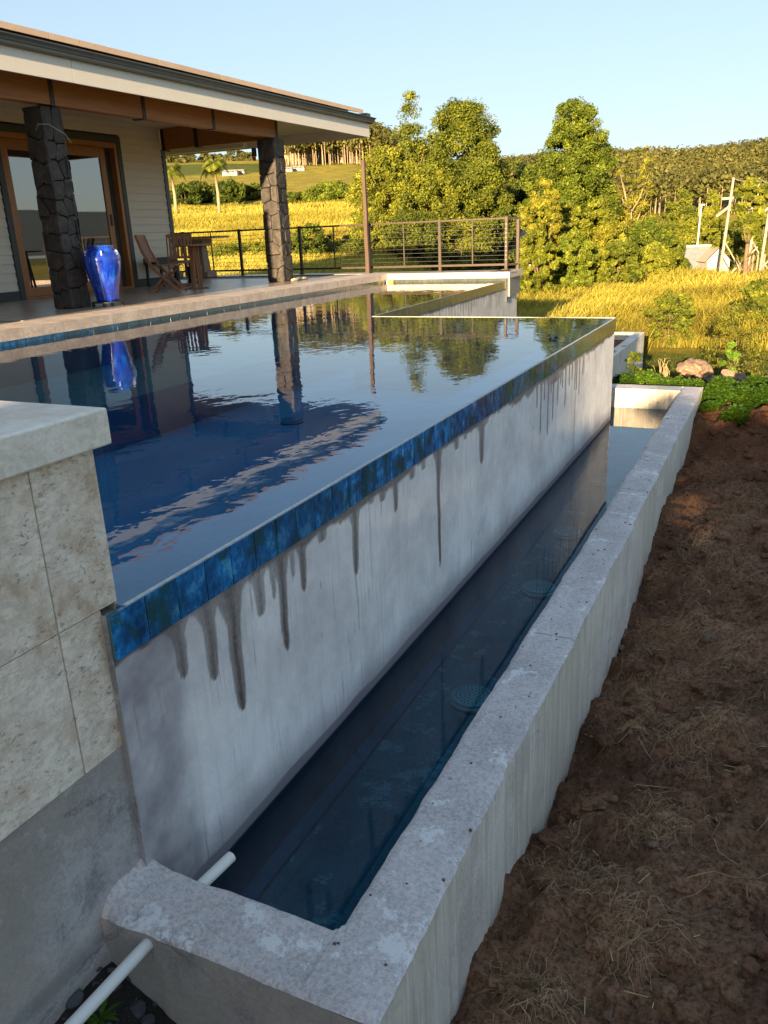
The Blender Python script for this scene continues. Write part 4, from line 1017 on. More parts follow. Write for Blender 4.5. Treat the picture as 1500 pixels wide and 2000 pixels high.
# beams
def beam(p, q, w_, h_, nm='beam', mat='beam'):
    return MB().bar(p, q, w_, h_).obj(nm, M[mat], hs, bevel=.006)
XB = -7.03; ZB0 = 2.655; ZB1 = 3.03; zc = (ZB0 + ZB1) / 2
for y0, y1 in ((-6, -2.3), (-2.29, -.66), (-.64, 1.05), (1.07, 2.71), (2.73, 4.59)):
    beam((XB, y0, zc), (XB, y1, zc), .15, ZB1 - ZB0)
for y0 in (-.65, 1.06, 2.72, 4.60):
    MB().box(XB - .12, XB + .083, y0 - .035, y0 + .035, ZB0 - .012, ZB1 - .002).obj('bracket', M['bracket'], hs)
yb = 4.72
beam((XW + .03, yb, zc), (-8.81, yb, zc), .14, ZB1 - ZB0 - .005); beam((-8.77, yb, zc), (XB - .13, yb, zc), .14, ZB1 - ZB0 - .005)
MB().box(-8.83, -8.75, yb - .08, yb + .06, ZB0 - .012, ZB1 - .003).obj('bracket', M['bracket'], hs)
MB().box(XW - .02, XW + .05, yb - .08, yb + .08, ZB0 - .02, ZB1).obj('bracket', M['bracket'], hs)
# soffit, fascias, gutter
XF = -6.5; YE = 7.5; FZ0, FZ1 = 2.85, 3.125
MB().box(-13.9, XF - .03, -7, YE - .03, 3.04, 3.06).obj('soffit', M['soffit'], hs)
for y0, y1 in ((-7, -.705), (-.70, 2.95), (2.955, YE)):
    MB().box(XF - .028, XF, y0, y1 - .0005, FZ0, FZ1).obj('fascia', M['fascia'], hs, bevel=.002)
MB().box(-13.9, XF - .029, YE - .028, YE - .001, FZ0, FZ1).obj('fascia', M['fascia'], hs)
# ceiling drop beyond the wall corner (roller blind box)
MB().box(-11.9, XW + .35, 6.9, 7.05, 2.83, 3.0).obj('blind_box', M['fascia'], hs)
# gutter: ogee profile swept along Y then mitred round the corner
prof = [(.004, 3.108), (.05, 3.105), (.078, 3.118), (.082, 3.145), (.09, 3.155), (.097, 3.185), (.118, 3.203), (.118, 3.216), (.105, 3.216), (.004, 3.212)]
gm = MB(); k = len(prof)
for (yy, e) in ((-7.0, 0), (YE, 1)):
    for (dx, zz) in prof: gm.v.append((XF + dx, yy + (dx if e else 0), zz))
for (dx, zz) in prof: gm.v.append((-13.9, YE + dx, zz))
for s in range(2):
    for j in range(k):
        j2 = (j + 1) % k; gm.f.append((s * k + j, s * k + j2, (s + 1) * k + j2, (s + 1) * k + j))
gm.obj('gutter', M['gutter'], hs)
# roof: first courses as tiles, the rest a sheet
PIT = math.tan(R(9))
rt = MB().add([(.07, -.236, 0), (.07, .236, 0), (-.36, .236, .36 * PIT + .012), (-.36, -.236, .36 * PIT + .012), (.07, -.236, -.068), (.07, .236, -.068), (-.36, .236, .36 * PIT - .02), (-.36, -.236, .36 * PIT - .02)],
              [(0, 1, 2, 3), (7, 6, 5, 4), (0, 4, 5, 1), (1, 5, 6, 2), (2, 6, 7, 3), (3, 7, 4, 0)]).mesh('roof_tile', M['rooftile'])
for j in range(29):
    for i in range(2):
        yy = -6.62 + .479 * j + (i % 2) * .0
        if yy > YE - .15 - i * .34: continue
        o = link('roof_tile', rt, hs, (XF + .04 - i * .34, yy, 3.315 + i * .34 * PIT)); o.rotation_euler = (random.uniform(-.006, .006), 0, 0)
MB().add([(XF - .5, -7, 3.27 + .5 * PIT), (XF - .5, YE - .45, 3.27 + .5 * PIT), (-10, 4.0, 3.25 + 3.5 * PIT), (-10, -7, 3.25 + 3.5 * PIT), (-13.9, YE - .45, 3.27 + .5 * PIT), (-13.9, -7, 3.27 + .5 * PIT)], [(0, 1, 2, 3), (1, 4, 2), (2, 4, 5, 3)]).obj('roof', M['roofsheet'], hs)
MB().box(XF - .35, XF + .05, YE - .21, YE - .02, 3.232, 3.29).obj('hip_end_cap', M['gutter'], hs)
MB().box(-13.9, XF - .031, -7, YE - .1, 3.135, 3.18).obj('roof_edge', M['soffit'], hs)

# unseen wall added left of the camera to keep sun off the terrace
hw = thing('added_shade_wall', 'unseen wall added outside the left frame to shade the terrace', 'house', (-9, -6, 0))
MB().box(-9.6, -6.25, -5.2, -5.0, DZ, 3.035).obj('wall', M['board'], hw)
MB().box(-6.3, -6.14, -5.25, -4.95, DZ, 2.86).obj('corner_trim', M['trim'], hw)

# ---- stone columns
def clip(poly, nx, ny, c):
    out = []
    for i in range(len(poly)):
        a, b = poly[i], poly[(i + 1) % len(poly)]; da = a[0] * nx + a[1] * ny - c; db = b[0] * nx + b[1] * ny - c
        if da <= 0: out.append(a)
        if da * db < 0: t = da / (da - db); out.append((a[0] + (b[0] - a[0]) * t, a[1] + (b[1] - a[1]) * t))
    return out
def column(label, x0, x1, y0, y1, z0, z1, rng):
    t = thing('stone_column', label, 'column', ((x0 + x1) / 2, (y0 + y1) / 2, z0), group='dark stone columns holding the terrace roof')
    e = .03
    MB().box(x0 + e, x1 - e, y0 + e, y1 - e, z0, z1).obj('core', M['mortar'], t)
    H = z1 - z0
    for (ax, w0, fn) in (('front', x1 - x0, lambda u, v, d: (x0 + u, y0 + e - d, z0 + v)), ('side', y1 - y0, lambda u, v, d: (x1 - e + d, y0 + u, z0 + v)),
                         ('back', x1 - x0, lambda u, v, d: (x1 - u, y1 - e + d, z0 + v)), ('left', y1 - y0, lambda u, v, d: (x0 + e - d, y1 - u, z0 + v))):
        seeds = []; v = .08; row = 0
        while v < H:
            n = rng.choice([1, 2, 2]) if w0 > .2 else 1
            for k in range(n): seeds.append(((k + .5 + rng.uniform(-.22, .22)) * w0 / n, v + rng.uniform(-.05, .05)))
            v += rng.uniform(.19, .30)
        for i, s in enumerate(seeds):
            poly = [(.0, 0), (w0, 0), (w0, H), (0, H)]
            for j, q in enumerate(seeds):
                if i == j: continue
                nx, ny = q[0] - s[0], q[1] - s[1]; L = math.hypot(nx, ny); nx /= L; ny /= L
                c = (s[0] + q[0]) / 2 * nx + (s[1] + q[1]) / 2 * ny - .0055
                poly = clip(poly, nx, ny, c)
                if len(poly) < 3: break
            if len(poly) < 3: continue
            # round the corners by chaikin, jitter
            for _ in range(1):
                q2 = []
                for k in range(len(poly)):
                    a, b = poly[k], poly[(k + 1) % len(poly)]
                    q2 += [(a[0] * .88 + b[0] * .12, a[1] * .88 + b[1] * .12), (a[0] * .12 + b[0] * .88, a[1] * .12 + b[1] * .88)]
                poly = q2
            d0 = rng.uniform(.014, .042); cx = sum(p[0] for p in poly) / len(poly); cy = sum(p[1] for p in poly) / len(poly)
            def edge_in(p, f): return (cx + (p[0] - cx) * f, cy + (p[1] - cy) * f)
            rings = [(1., -.006), (1., d0 * .7), (.965, d0 * .95), (.88, d0), (.5, d0 + rng.uniform(-.003, .004))]
            mb = MB(); m = len(poly)
            for f, dd_ in rings:
                for p in poly:
                    q = edge_in(p, f); mb.v.append(fn(q[0] + (rng.uniform(-.004, .004) if f < 1 else 0), q[1] + (rng.uniform(-.004, .004) if f < 1 else 0), dd_ + (rng.uniform(-.005, .005) if f < 1 else 0)))
            for r_ in range(len(rings) - 1):
                for k in range(m): mb.f.append((r_ * m + k, r_ * m + (k + 1) % m, (r_ + 1) * m + (k + 1) % m, (r_ + 1) * m + k))
            mb.f.append(tuple((len(rings) - 1) * m + k for k in range(m)))
            mb.obj('stone', M['stone'], t)
    return t
column('near dark stone column behind the blue urn', -7.30, -6.98, -.84, -.50, DZ, 2.64, random.Random(5))
column('far dark stone column at the pool-side terrace corner', -7.24, -6.88, 4.36, 4.70, DZ, 2.64, random.Random(11))
# lamp on far column
lm = thing('wall_lamp', 'small dark lamp with an orange lens high on the far stone column', 'lamp', (-7.28, 4.33, 2.35))
MB().box(-7.31, -7.25, 4.27, 4.35, 2.36, 2.5).obj('housing', M['blackmat'], lm, bevel=.008); MB().box(-7.30, -7.26, 4.275, 4.33, 2.29, 2.355).obj('lens', M['orange'], lm)
wr = MB().tube([(-7.08, -.87, 2.36), (-7.0, -.9, 2.42), (-6.93, -.8, 2.42), (-6.88, -.6, 2.32), (-6.87, -.52, 2.22)], .006, 6); tag(wr.obj('wire', M['wire'], smooth=True), 'loose pale wire curling off the top of the near stone column', 'wire')

# ---- urn
ux, uy = -6.71, -.45
ct = thing('urn_trolley', 'low black ring trolley on castors under the blue urn', 'trolley', (ux, uy, DZ), world=False)
MB().lathe([(.20, .055), (.215, .055), (.215, .068), (.20, .068)], 32).obj('ring', M['blackmat'], ct)
for k in range(4):
    a = k * math.pi / 2 + .5; c = (.2 * math.cos(a), .2 * math.sin(a))
    o = MB().tube([(c[0] - .012, c[1], .024), (c[0] + .012, c[1], .024)], .022, 12).obj('castor', M['black'], ct)
    MB().box(c[0] - .012, c[0] + .012, c[1] - .012, c[1] + .012, .04, .056).obj('castor_bracket', M['blackmat'], ct)
ur = thing('blue_urn', 'tall glossy cobalt blue glazed urn standing before the near column', 'urn', (ux, uy, DZ + .069), world=False)
pr = [(.0, .0), (.165, .0), (.172, .02), (.182, .08), (.205, .18), (.24, .30), (.268, .41), (.285, .50), (.283, .56), (.262, .61), (.225, .645), (.196, .66), (.192, .672), (.205, .684), (.212, .695), (.205, .703), (.182, .70), (.175, .66)]
pr = [(a * .86, b * 1.03) for a, b in pr]
MB().lathe(pr, 56).obj('body', M['glaze'], ur, smooth=True)
for k in range(6):
    a = k * math.pi / 3 + .25; ca, sa = math.cos(a), math.sin(a)
    q = [(ca * (.212 + .03 * math.sin(t)) + -sa * .0, sa * (.212 + .03 * math.sin(t)), .625 + .03 * math.cos(t)) for t in np.linspace(0, math.pi, 6)]
    MB().tube(q, .011, 8).obj('lug_handle', M['glazepale'], ur, smooth=True)

# ---- cloth bundle
cl = MB(); 
for k in range(5):
    a = k * .9; y = 4.5 + .06 * k; cl.tube([(-6.78 + .03 * math.sin(a + j * .9), y - .05 + j * .075, DZ + .022 + .015 * ((j + k) % 2)) for j in range(5)], [.018, .024, .026, .024, .03], 7)
tag(cl.obj('folded_cloth', M['cloth'], smooth=True), 'crumpled pale yellow cloth at the foot of the far column', 'cloth')
fl = thing('pool_float', 'small pale yellow fitting at the far left corner of the pool', 'float', (-5.62, 6.40, 0), world=False)
MB().lathe([(.02, -.02), (.055, -.01), (.06, .02), (.05, .045), (.02, .055)], 16).obj('body', M['yellow'], fl, smooth=True); MB().tube([(-.1, 0, .02), (-.05, 0, .02)], .02, 8).obj('hose_end', M['pvc'], fl)

# ---- folding chairs
def chair(label, loc, rz):
    t = thing('folding_chair', label, 'chair', loc, rz, group='wooden folding chairs on the terrace', world=False)
    W_ = .22
    for s in (-1, 1):
        y = s * W_
        MB().bar((-.27, y, .92), (-.19, y, .66), .022, .045, (1, 0, 0)).bar((-.192, y, .668), (-.06, y, .40), .022, .05, (1, 0, 0)).bar((-.065, y, .408), (.36, y, .0), .022, .04, (1, 0, 0)).obj('back_leg', M['teak'], t)
        y2 = y - s * .03
        MB().bar((.28, y2, .425), (.10, y2, .24), .022, .036, (1, 0, 0)).bar((.105, y2, .245), (-.17, y2, 0), .022, .036, (1, 0, 0)).obj('front_leg', M['teak'], t)
    for k in range(6):
        y = -.165 + k * .066
        MB().bar((-.262, y, .885), (-.19, y, .655), .042, .012, (1, 0, 0)).bar((-.19, y, .66), (-.13, y, .535), .042, .012, (1, 0, 0)).obj('back_slat', M['teak'], t)
    MB().bar((-.268, -W_ + .012, .90), (-.268, W_ - .012, .90), .022, .06).obj('top_rail', M['teak'], t)
    MB().bar((-.125, -W_ + .012, .52), (-.125, W_ - .012, .52), .02, .045).obj('lower_rail', M['teak'], t)
    for k in range(6):
        x = -.06 + k * .068; MB().box(x, x + .055, -.20, .20, .425 - .004 * (k == 5), .442).obj('seat_slat', M['teak'], t)
    MB().bar((.33, -W_, .03), (.33, W_, .03), .02, .03).bar((-.13, -W_ + .03, .04), (-.13, W_ - .03, .04), .02, .03).obj('stretcher', M['teak'], t)
    return t
chair('brown wooden folding chair seen side-on beside the round table', (-7.83, 2.02, DZ), R(24))
chair('brown slatted folding chair facing the pool behind the round table', (-8.45, 3.35, DZ), R(-55))
tb = thing('round_table', 'small round wooden cafe table on a two-post cross foot', 'table', (-7.62, 2.70, DZ), R(20), world=False)
MB().lathe([(.29, .715), (.31, .72), (.31, .738), (.30, .742)], 36).obj('tabletop', M['teak'], tb)
for s in (-1, 1):
    MB().bar((s * .075, 0, .03), (s * .055, 0, .715), .05, .022, (0, 1, 0)).obj('leg', M['teak'], tb)
    MB().bar((0, s * .1, .03), (0, s * .02, .715), .04, .022, (1, 0, 0)).obj('leg', M['teak'], tb)
for a in (0, math.pi / 2):
    MB().bar((-.2 * math.cos(a), -.2 * math.sin(a), .02 + .012 * (a > 0)), (.2 * math.cos(a), .2 * math.sin(a), .02 + .012 * (a > 0)), .05, .03).obj('foot', M['teak'], tb)
# low black bench with boots beneath
bl = thing('low_bench', 'low black bench against the boards behind the chairs', 'bench', (-9.25, 4.0, DZ), world=False)
MB().box(-.2, .2, -.50, .45, .40, .44).obj('seat', M['blackmat'], bl, bevel=.006)
MB().box(-.2, -.17, -.5, .45, .441, .52).obj('back_board', M['blackmat'], bl)
for x in (-.17, .17):
    for y in (-.46, .41): MB().box(x - .02, x + .02, y - .02, y + .02, 0, .399).obj('leg', M['blackmat'], bl)
def boot(loc, rz, lb):
    t = thing('rubber_boot', lb, 'boot', loc, rz, group='black rubber boots on the terrace', world=False)
    MB().lathe([(.055, .03), (.05, .1), (.055, .2), (.065, .33), (.06, .335)], 14).obj('shaft', M['black'], t, smooth=True)
    MB().tube([(-.05, 0, .045), (.05, 0, .05), (.13, 0, .045), (.19, 0, .035)], [.048, .052, .045, .02], 12).obj('foot', M['black'], t, smooth=True)
boot((-8.85, 3.7, DZ), R(-40), 'black rubber boot under the bench, left one'); boot((-8.80, 4.05, DZ), R(-20), 'black rubber boot under the bench, middle one'); boot((-8.78, 4.3, DZ), R(-60), 'black rubber boot nearest the house corner')
cn = thing('console_table', 'heavy pale timber table on block feet beyond the house corner', 'table', (-10.6, 6.4, DZ))
MB().box(-12.0, -9.75, 6.2, 6.75, 1.0, 1.045).obj('tabletop', M['consolewood'], cn, bevel=.004); MB().box(-11.9, -10.15, 6.3, 6.65, .84, .998).obj('apron', M['consolewood'], cn)
for x in (-10.35, -11.3):
    mb = MB(); a, b = .10, .14
    mb.add([(x - b, 6.35, DZ + .12), (x + b, 6.35, DZ + .12), (x + b, 6.6, DZ + .12), (x - b, 6.6, DZ + .12), (x - a, 6.38, .84), (x + a, 6.38, .84), (x + a, 6.57, .84), (x - a, 6.57, .84)], [(0, 3, 2, 1), (4, 5, 6, 7), (0, 1, 5, 4), (1, 2, 6, 5), (2, 3, 7, 6), (3, 0, 4, 7)])
    mb.obj('leg', M['consolewood'], cn); MB().box(x - .25, x + .25, 6.3, 6.65, DZ + .001, DZ + .119).obj('foot_block', M['consolewood'], cn, bevel=.004)

# ---- railing
rl = thing('cable_railing', 'bronze cable railing along the far edge of the terrace', 'railing', (-7, 7.16, DZ))
YR = 7.16; ZT = 1.158; RXs = [-12.95, -11.35, -9.75, -8.15, -6.45, -4.84, -3.43]
for x in RXs:
    MB().box(x - .028, x + .028, YR - .028, YR + .028, DZ + .012, ZT + .012).obj('post', M['rail'], rl, bevel=.003)
    MB().box(x - .055, x + .055, YR - .055, YR + .055, DZ, DZ + .011).obj('base_plate', M['rail'], rl)
XE = -3.28; YEN = 7.45
MB().box(XE - .028, XE + .028, YEN - .028, YEN + .028, DZ, ZT + .005).obj('post', M['rail'], rl, bevel=.003)
for x0, x1 in zip(RXs[:-1], RXs[1:]):
    MB().box(x0 + .029, x1 - .029, YR - .026, YR + .026, ZT - .036, ZT).obj('top_rail', M['rail'], rl, bevel=.004)
    MB().box(x0 + .029, x1 - .029, YR - .016, YR + .016, DZ + .085, DZ + .125).obj('bottom_rail', M['rail'], rl)
    xm = (x0 + x1) / 2; MB().box(xm - .011, xm + .011, YR - .011, YR + .011, DZ + .126, ZT - .037).obj('stay', M['rail'], rl)
    for k in range(9):
        z = DZ + .20 + k * .083; MB().tube([(x0 + .02, YR, z), (x1 - .02, YR, z)], .0035, 5).obj('cable', M['cable'], rl)
MB().bar((-3.43, YR + .029, ZT - .02), (XE, YEN - .029, ZT - .02), .05, .035).obj('top_rail', M['rail'], rl)
MB().bar((-3.43, YR + .029, DZ + .10), (XE, YEN - .029, DZ + .10), .032, .04).obj('bottom_rail', M['rail'], rl)
for k in range(9):
    z = DZ + .20 + k * .083; MB().tube([(-3.43, YR, z), (XE, YEN, z)], .0035, 5).obj('cable', M['cable'], rl)
    MB().tube([(-3.43, YR - .029, z), (-3.43, YR - .034, z)], .009, 8).obj('cable_nut', M['cable'], rl)
po = thing('timber_pole', 'tall bare brown timber pole rising beside the railing', 'pole', (-6.38, 6.66, DZ))
mb = MB(); 
for i, z in enumerate(np.linspace(DZ, 2.375, 9)):
    w_ = .042 - .001 * i; ox = .004 * math.sin(i * 1.7)
    mb.v += [(-6.40 + sx * w_ + ox, 6.95 + sy * w_, z) for sx, sy in ((-1, -1), (1, -1), (1, 1), (-1, 1))]
for i in range(8):
    for j in range(4): mb.f.append((i * 4 + j, i * 4 + (j + 1) % 4, i * 4 + 4 + (j + 1) % 4, i * 4 + 4 + j))
mb.f.append((32, 33, 34, 35)); mb.obj('shaft', M['post'], po)

# ================================================================== DIRT SLOPE
FY = [-12, -8.2, -7.34, -6.78, -5.93, -4.96, -4.19, -3.69, -2.45, -.77, .4, 1.2, 2.5, 4.5, 6]
FZ = [-.9, -1.35, -1.46, -1.44, -1.51, -1.62, -1.57, -1.52, -1.38, -1.32, -1.08, -1.0, -1.15, -1.5, -1.8]
def dirt_z(x, y):
    f = np.interp(y, FY, FZ); s = np.interp(y, [-12, -6, 0, 2, 6], [.16, .26, .16, .02, 0])
    e = np.maximum(0, x - .88)
    z = f + s * np.minimum(e, 2.2) - .06 * np.exp(-e / .12) * 0
    return z + fbm(x, y, 1.3, 4, 50) * .11 + fbm(x, y, 4.5, 6, 60, .66) * .13 - np.abs(fbm(x, y, 2.4, 3, 66)) * .09
xs = np.concatenate([np.linspace(.8, 3.2, 130), np.linspace(3.3, 9, 30)]); ysd = np.linspace(-10, 5.5, 620)
DX, DY = np.meshgrid(xs, ysd, indexing='ij'); DZZ = dirt_z(DX, DY)
fade = sstep(5.5, 9, DX); DZZ = DZZ * (1 - fade) + (-1.9) * fade
fy = sstep(3.6, 5.5, DY); DZZ = DZZ * (1 - fy) + (-1.95) * fy
dirt_o = link('soil_slope', gridmesh('soil_slope', np.stack([DX, DY, DZZ], -1), M['dirt'])); tag(dirt_o, kind='structure', label='bare brown soil bank along the catch basin')
# mound behind the far basin wall
xs = np.linspace(-1.3, .82, 60); ysm = np.linspace(.94, 5.2, 120); MXX, MYY = np.meshgrid(xs, ysm, indexing='ij')
mz = dirt_z(np.maximum(MXX, .88), MYY) - .02; mz = np.where(MXX < .82, mz, mz); fy = sstep(3.2, 5.2, MYY); mz = mz * (1 - fy) + -1.95 * fy
tag(link('soil_mound', gridmesh('soil_mound', np.stack([MXX, MYY, mz], -1), M['dirt'])), kind='structure', label='soil mound behind the end of the catch basin')
# corner pit, bottom left
xs = np.linspace(-.02, 1.2, 90); ysp = np.linspace(-9.6, -7.86, 130); PX, PY = np.meshgrid(xs, ysp, indexing='ij')
def pit_z(x, y): return np.interp(x, [-.02, .1, .3, .6, 1.2], [-1.05, -1.14, -1.26, -1.32, -1.3]) + fbm(x, y, 7, 4, 70) * .03
tag(link('rubble_ground', gridmesh('rubble_ground', np.stack([PX, PY, pit_z(PX, PY)], -1), M['gravelsoil'])), kind='structure', label='dark rubble soil in the corner at bottom left')

# rocks
def rock_mesh(mat, rng, n=2):
    import bmesh
    bm = bmesh.new(); bmesh.ops.create_icosphere(bm, subdivisions=n, radius=1.)
    ax = [Vector((rng.uniform(-1, 1), rng.uniform(-1, 1), rng.uniform(-1, 1))).normalized() for _ in range(7)]
    cs = [rng.uniform(.55, .85) for _ in ax]
    for v in bm.verts:
        for a, c in zip(ax, cs):
            d = v.co.dot(a)
            if d > c: v.co -= a * (d - c) * .9
        v.co += Vector((rng.uniform(-1, 1),) * 3) * .03
    me = bpy.data.meshes.new('rock'); bm.to_mesh(me); bm.free(); me.materials.append(mat); return me
rk = random.Random(21)
RM = [rock_mesh(M['rock'], rk) for _ in range(6)]; GM = [rock_mesh(M['greyrock'], rk) for _ in range(5)]
def put_rock(me, x, y, z, s, label, group, name='rock'):
    o = bpy.data.objects.new(name, me); COL.objects.link(o); o.location = (x, y, z); o.scale = (s, s * rk.uniform(.7, 1.1), s * rk.uniform(.55, .8)); o.rotation_euler = (rk.uniform(-.4, .4), rk.uniform(-.4, .4), rk.uniform(0, 6))
    return tag(o, label, 'rock', group)
RP = [((1199, 1563), .028, 'pale brown stone half way down the soil slope'), ((1275, 1655), .036, 'largest pale stone on the soil slope'), ((1230, 1432), .020, 'small round stone near the basin wall, upper part'),
      ((1215, 1268), .03, 'brown stone leaning against the basin wall'), ((1175, 1700), .02, 'small dark stone left of the largest pale stone'), ((1040, 1770), .02, 'dark stone close to the foot of the basin wall'),
      ((1190, 1985), .022, 'pale stone at the bottom edge of the soil'), ((1290, 1760), .018, 'dull stone below the largest pale stone'), ((1180, 1360), .024, 'brown flat stone at the wall foot'),
      ((1205, 1370), .018, 'small stone beside the flat one at the wall foot'), ((1255, 1330), .014, 'little stone on the upper slope'), ((1065, 1745), .014, 'pebble by the dark stone at the wall foot'),
      ((1380, 1250), .05, 'dusty rounded clod at the upper right'), ((1345, 1980), .016, 'pebble at the bottom right of the soil'), ((1310, 1560), .012, 'pebble right of the pale brown stone')]
def on_dirt(a, b, fn):
    d = ray(a, b); t = 1.
    for i in range(4000):
        p = CC + d * t
        if p[2] < fn(p[0], p[1]): break
        t += .004
    return p
for (q, s, lb) in RP:
    p = on_dirt(q[0], q[1], dirt_z); put_rock(rk.choice(RM), p[0], p[1], p[2] + s * .25, s, lb, 'stones lying on the soil slope')
# many pebbles and clods: stuff
def scatter_pebbles(name, label, n, xr, yr, zf, smin, smax, mat):
    base = np.array([(1, 0, 0), (-1, 0, 0), (0, 1, 0), (0, -1, 0), (0, 0, 1), (0, 0, -1)], float); F = [(0, 2, 4), (2, 1, 4), (1, 3, 4), (3, 0, 4), (2, 0, 5), (1, 2, 5), (3, 1, 5), (0, 3, 5)]
    x = RNG.uniform(*xr, n); y = RNG.uniform(*yr, n); z = zf(x, y); s = smin * (smax / smin) ** (RNG.random(n) ** 2.5)
    a = RNG.random(n) * 6.28; V = base[None] * (RNG.uniform(.6, 1.2, (n, 6, 1))); V = V * s[:, None, None]
    ca, sa = np.cos(a)[:, None], np.sin(a)[:, None]; X = V[..., 0] * ca - V[..., 1] * sa; Y = V[..., 0] * sa + V[..., 1] * ca
    W_ = np.stack([X + x[:, None], Y + y[:, None], V[..., 2] * .7 + z[:, None] + s[:, None] * .15], -1)
    T = np.concatenate([W_[:, list(f)] for f in F], 0).reshape(-1, 3)
    o = link(name, quadmesh(name, T, mat, tri=True)); tag(o, label, 'gravel', kind='stuff')
scatter_pebbles('soil_clods', 'small clods and pebbles strewn over the soil slope', 5200, (.9, 2.6), (-8.6, 1.0), dirt_z, .0025, .016, M['rock'])
scatter_pebbles('soil_crumbs', 'dark soil crumbs over the bank', 9000, (.9, 2.4), (-8.4, -2), dirt_z, .002, .009, M['dirt'])
def scatter_lumps(name, label, n, xr, yr, zf, smin, smax, mat):
    import bmesh
    bm = bmesh.new(); bmesh.ops.create_icosphere(bm, subdivisions=2, radius=1.); B = np.array([v.co[:] for v in bm.verts]); F = np.array([[v.index for v in f.verts] for f in bm.faces]); bm.free()
    x = RNG.uniform(*xr, n); y = RNG.uniform(*yr, n); s_ = smin * (smax / smin) ** (RNG.random(n) ** 2.2); k = x > .9 + s_; x, y, s_ = x[k], y[k], s_[k]; n = len(x); z = zf(x, y)
    V = np.repeat(B[None], n, 0); o = RNG.random((n, 1)) * 90
    nz = 1 + .55 * (vnoise(V[..., 0] * 1.6 + o, V[..., 1] * 1.6 + V[..., 2] * 1.3, 1, 2) - .5) + .35 * (vnoise(V[..., 0] * 4 + o, V[..., 2] * 4 + V[..., 1] * 3, 1, 5) - .5)
    V = V * nz[..., None] * s_[:, None, None] * np.array([1, 1, .62]) * RNG.uniform(.7, 1.25, (n, 1, 3))
    V = V + np.stack([x, y, z - s_ * .12], -1)[:, None]
    T = V[:, F].reshape(-1, 3); o_ = link(name, quadmesh(name, T, mat, tri=True)); return tag(o_, label, 'soil', kind='stuff')
scatter_lumps('soil_lumps', 'lumps of turned earth over the soil slope', 2600, (.9, 2.4), (-8.4, .6), dirt_z, .007, .06, M['dirt'])
scatter_pebbles('rubble', 'fine grey rubble in the bottom left corner', 1200, (.0, .5), (-8.7, -7.88), pit_z, .003, .014, M['greyrock'])
for k, (q, s, lb) in enumerate([((232, 1868), .022, 'grey stone nearest the wall corner at bottom left'), ((285, 1918), .030, 'largest grey stone by the near basin wall'), ((202, 1871), .014, 'pale chip of stone in the corner'), ((258, 1903), .024, 'dark grey stone touching the white pipe on its right'),
        ((190, 1893), .018, 'bluish stone left of the pipe'), ((144, 1955), .03, 'brown-grey stone beside the pipe at the bottom left'), ((270, 1975), .026, 'dark stone at the bottom edge'), ((303, 1962), .010, 'white pebble near the basin wall foot'), ((230, 1915), .026, 'black stone under the pipe'), ((290, 1995), .02, 'grey stone at the bottom edge by the basin wall')]):
    p = on_dirt(q[0], q[1], pit_z); put_rock(GM[k % 5], p[0], p[1], p[2] + s * .3, s * 1.05, lb, 'stones in the bottom left corner')
mb = MB()
for k in range(90):
    y = rk.uniform(-7.7, .6); x = rk.uniform(X1 + .01, X2 - .01); q = rk.uniform(.0018, .005); mb.box(x - q, x + q, y - q * .8, y + q * .8, WT - .004, WT + q)
tag(mb.obj('grit', M['rock']), 'loose grit lying on the rim of the catch basin', 'grit', kind='stuff')
# boulders beyond
for k, (q, s, lb) in enumerate([((1352, 722), .33, 'large sunlit reddish boulder behind the green plants'), ((1438, 732), .17, 'orange boulder right of the large one'), ((1492, 745), .16, 'boulder cut by the right frame edge'), ((1400, 740), .12, 'low stone between the two boulders')]):
    p = on(q[0], q[1], 'Z', -1.22 if k == 0 else -1.12); o = put_rock(rock_mesh(M['boulder'], rk, 4), p[0], p[1], p[2] - .03, s, lb, 'boulders behind the green plants', 'boulder')
    o.scale = (s, s * .8, s * .58)
    for v in o.data.vertices:
        n_ = .5 * float(fbm(v.co.x * 1.3 + k * 7, v.co.y * 1.3 + v.co.z * 1.1, 1, 4, 3)); v.co *= 1 + n_ + .12 * float(fbm(v.co.x * 5 + k, v.co.y * 5 + v.co.z * 4, 1, 3, 9))

# roots and straw: stuff
def roots(n, xr, yr, zf, name, label, mat, Lr, r_, cl=None):
    mb = MB()
    for i in range(n):
        if cl: c = rk.choice(cl); x = rk.gauss(c[0], c[2] * .62); y = rk.gauss(c[1], c[2] * .8)
        else: x = rk.uniform(*xr); y = rk.uniform(*yr)
        if x < .92: x = .92 + rk.random() * .1
        th = rk.uniform(0, 6.28); L = rk.uniform(*Lr); pts = []; m = 5
        hgt = rk.uniform(.0, .05)
        for j in range(m):
            th += rk.uniform(-.7, .7); x += math.cos(th) * L / m; y += math.sin(th) * L / m
            x = max(.905, x)
            pts.append((x, y, float(zf(x, y)) + .004 + hgt * math.sin(math.pi * j / (m - 1)) * rk.uniform(.5, 1)))
        mb.tube(pts, [r_ * .6, r_, r_, r_ * .8, r_ * .4], 3, cap=False)
    o = mb.obj(name, mat); tag(o, label, 'roots', kind='stuff')
cl = [(1.35, -7.55, .10), (1.25, -7.5, .09), (1.12, -7.2, .08), (1.1, -6.6, .1), (1.35, -6.2, .12), (1.2, -5.4, .12), (1.15, -4.9, .12), (1.5, -4.6, .15), (1.2, -4.1, .14), (1.4, -3.4, .2), (1.2, -3.0, .15), (1.45, -5.6, .12), (1.35, -6.9, .09), (1.5, -2.2, .25)]
roots(2900, None, None, dirt_z, 'dry_roots', 'tangled dry fibrous roots lying on the soil', M['root'], (.04, .16), .0009, cl)
roots(160, (.95, 1.9), (-8.2, -1), dirt_z, 'loose_roots', 'single root strands scattered over the soil', M['root'], (.08, .35), .0013)
mb = MB()
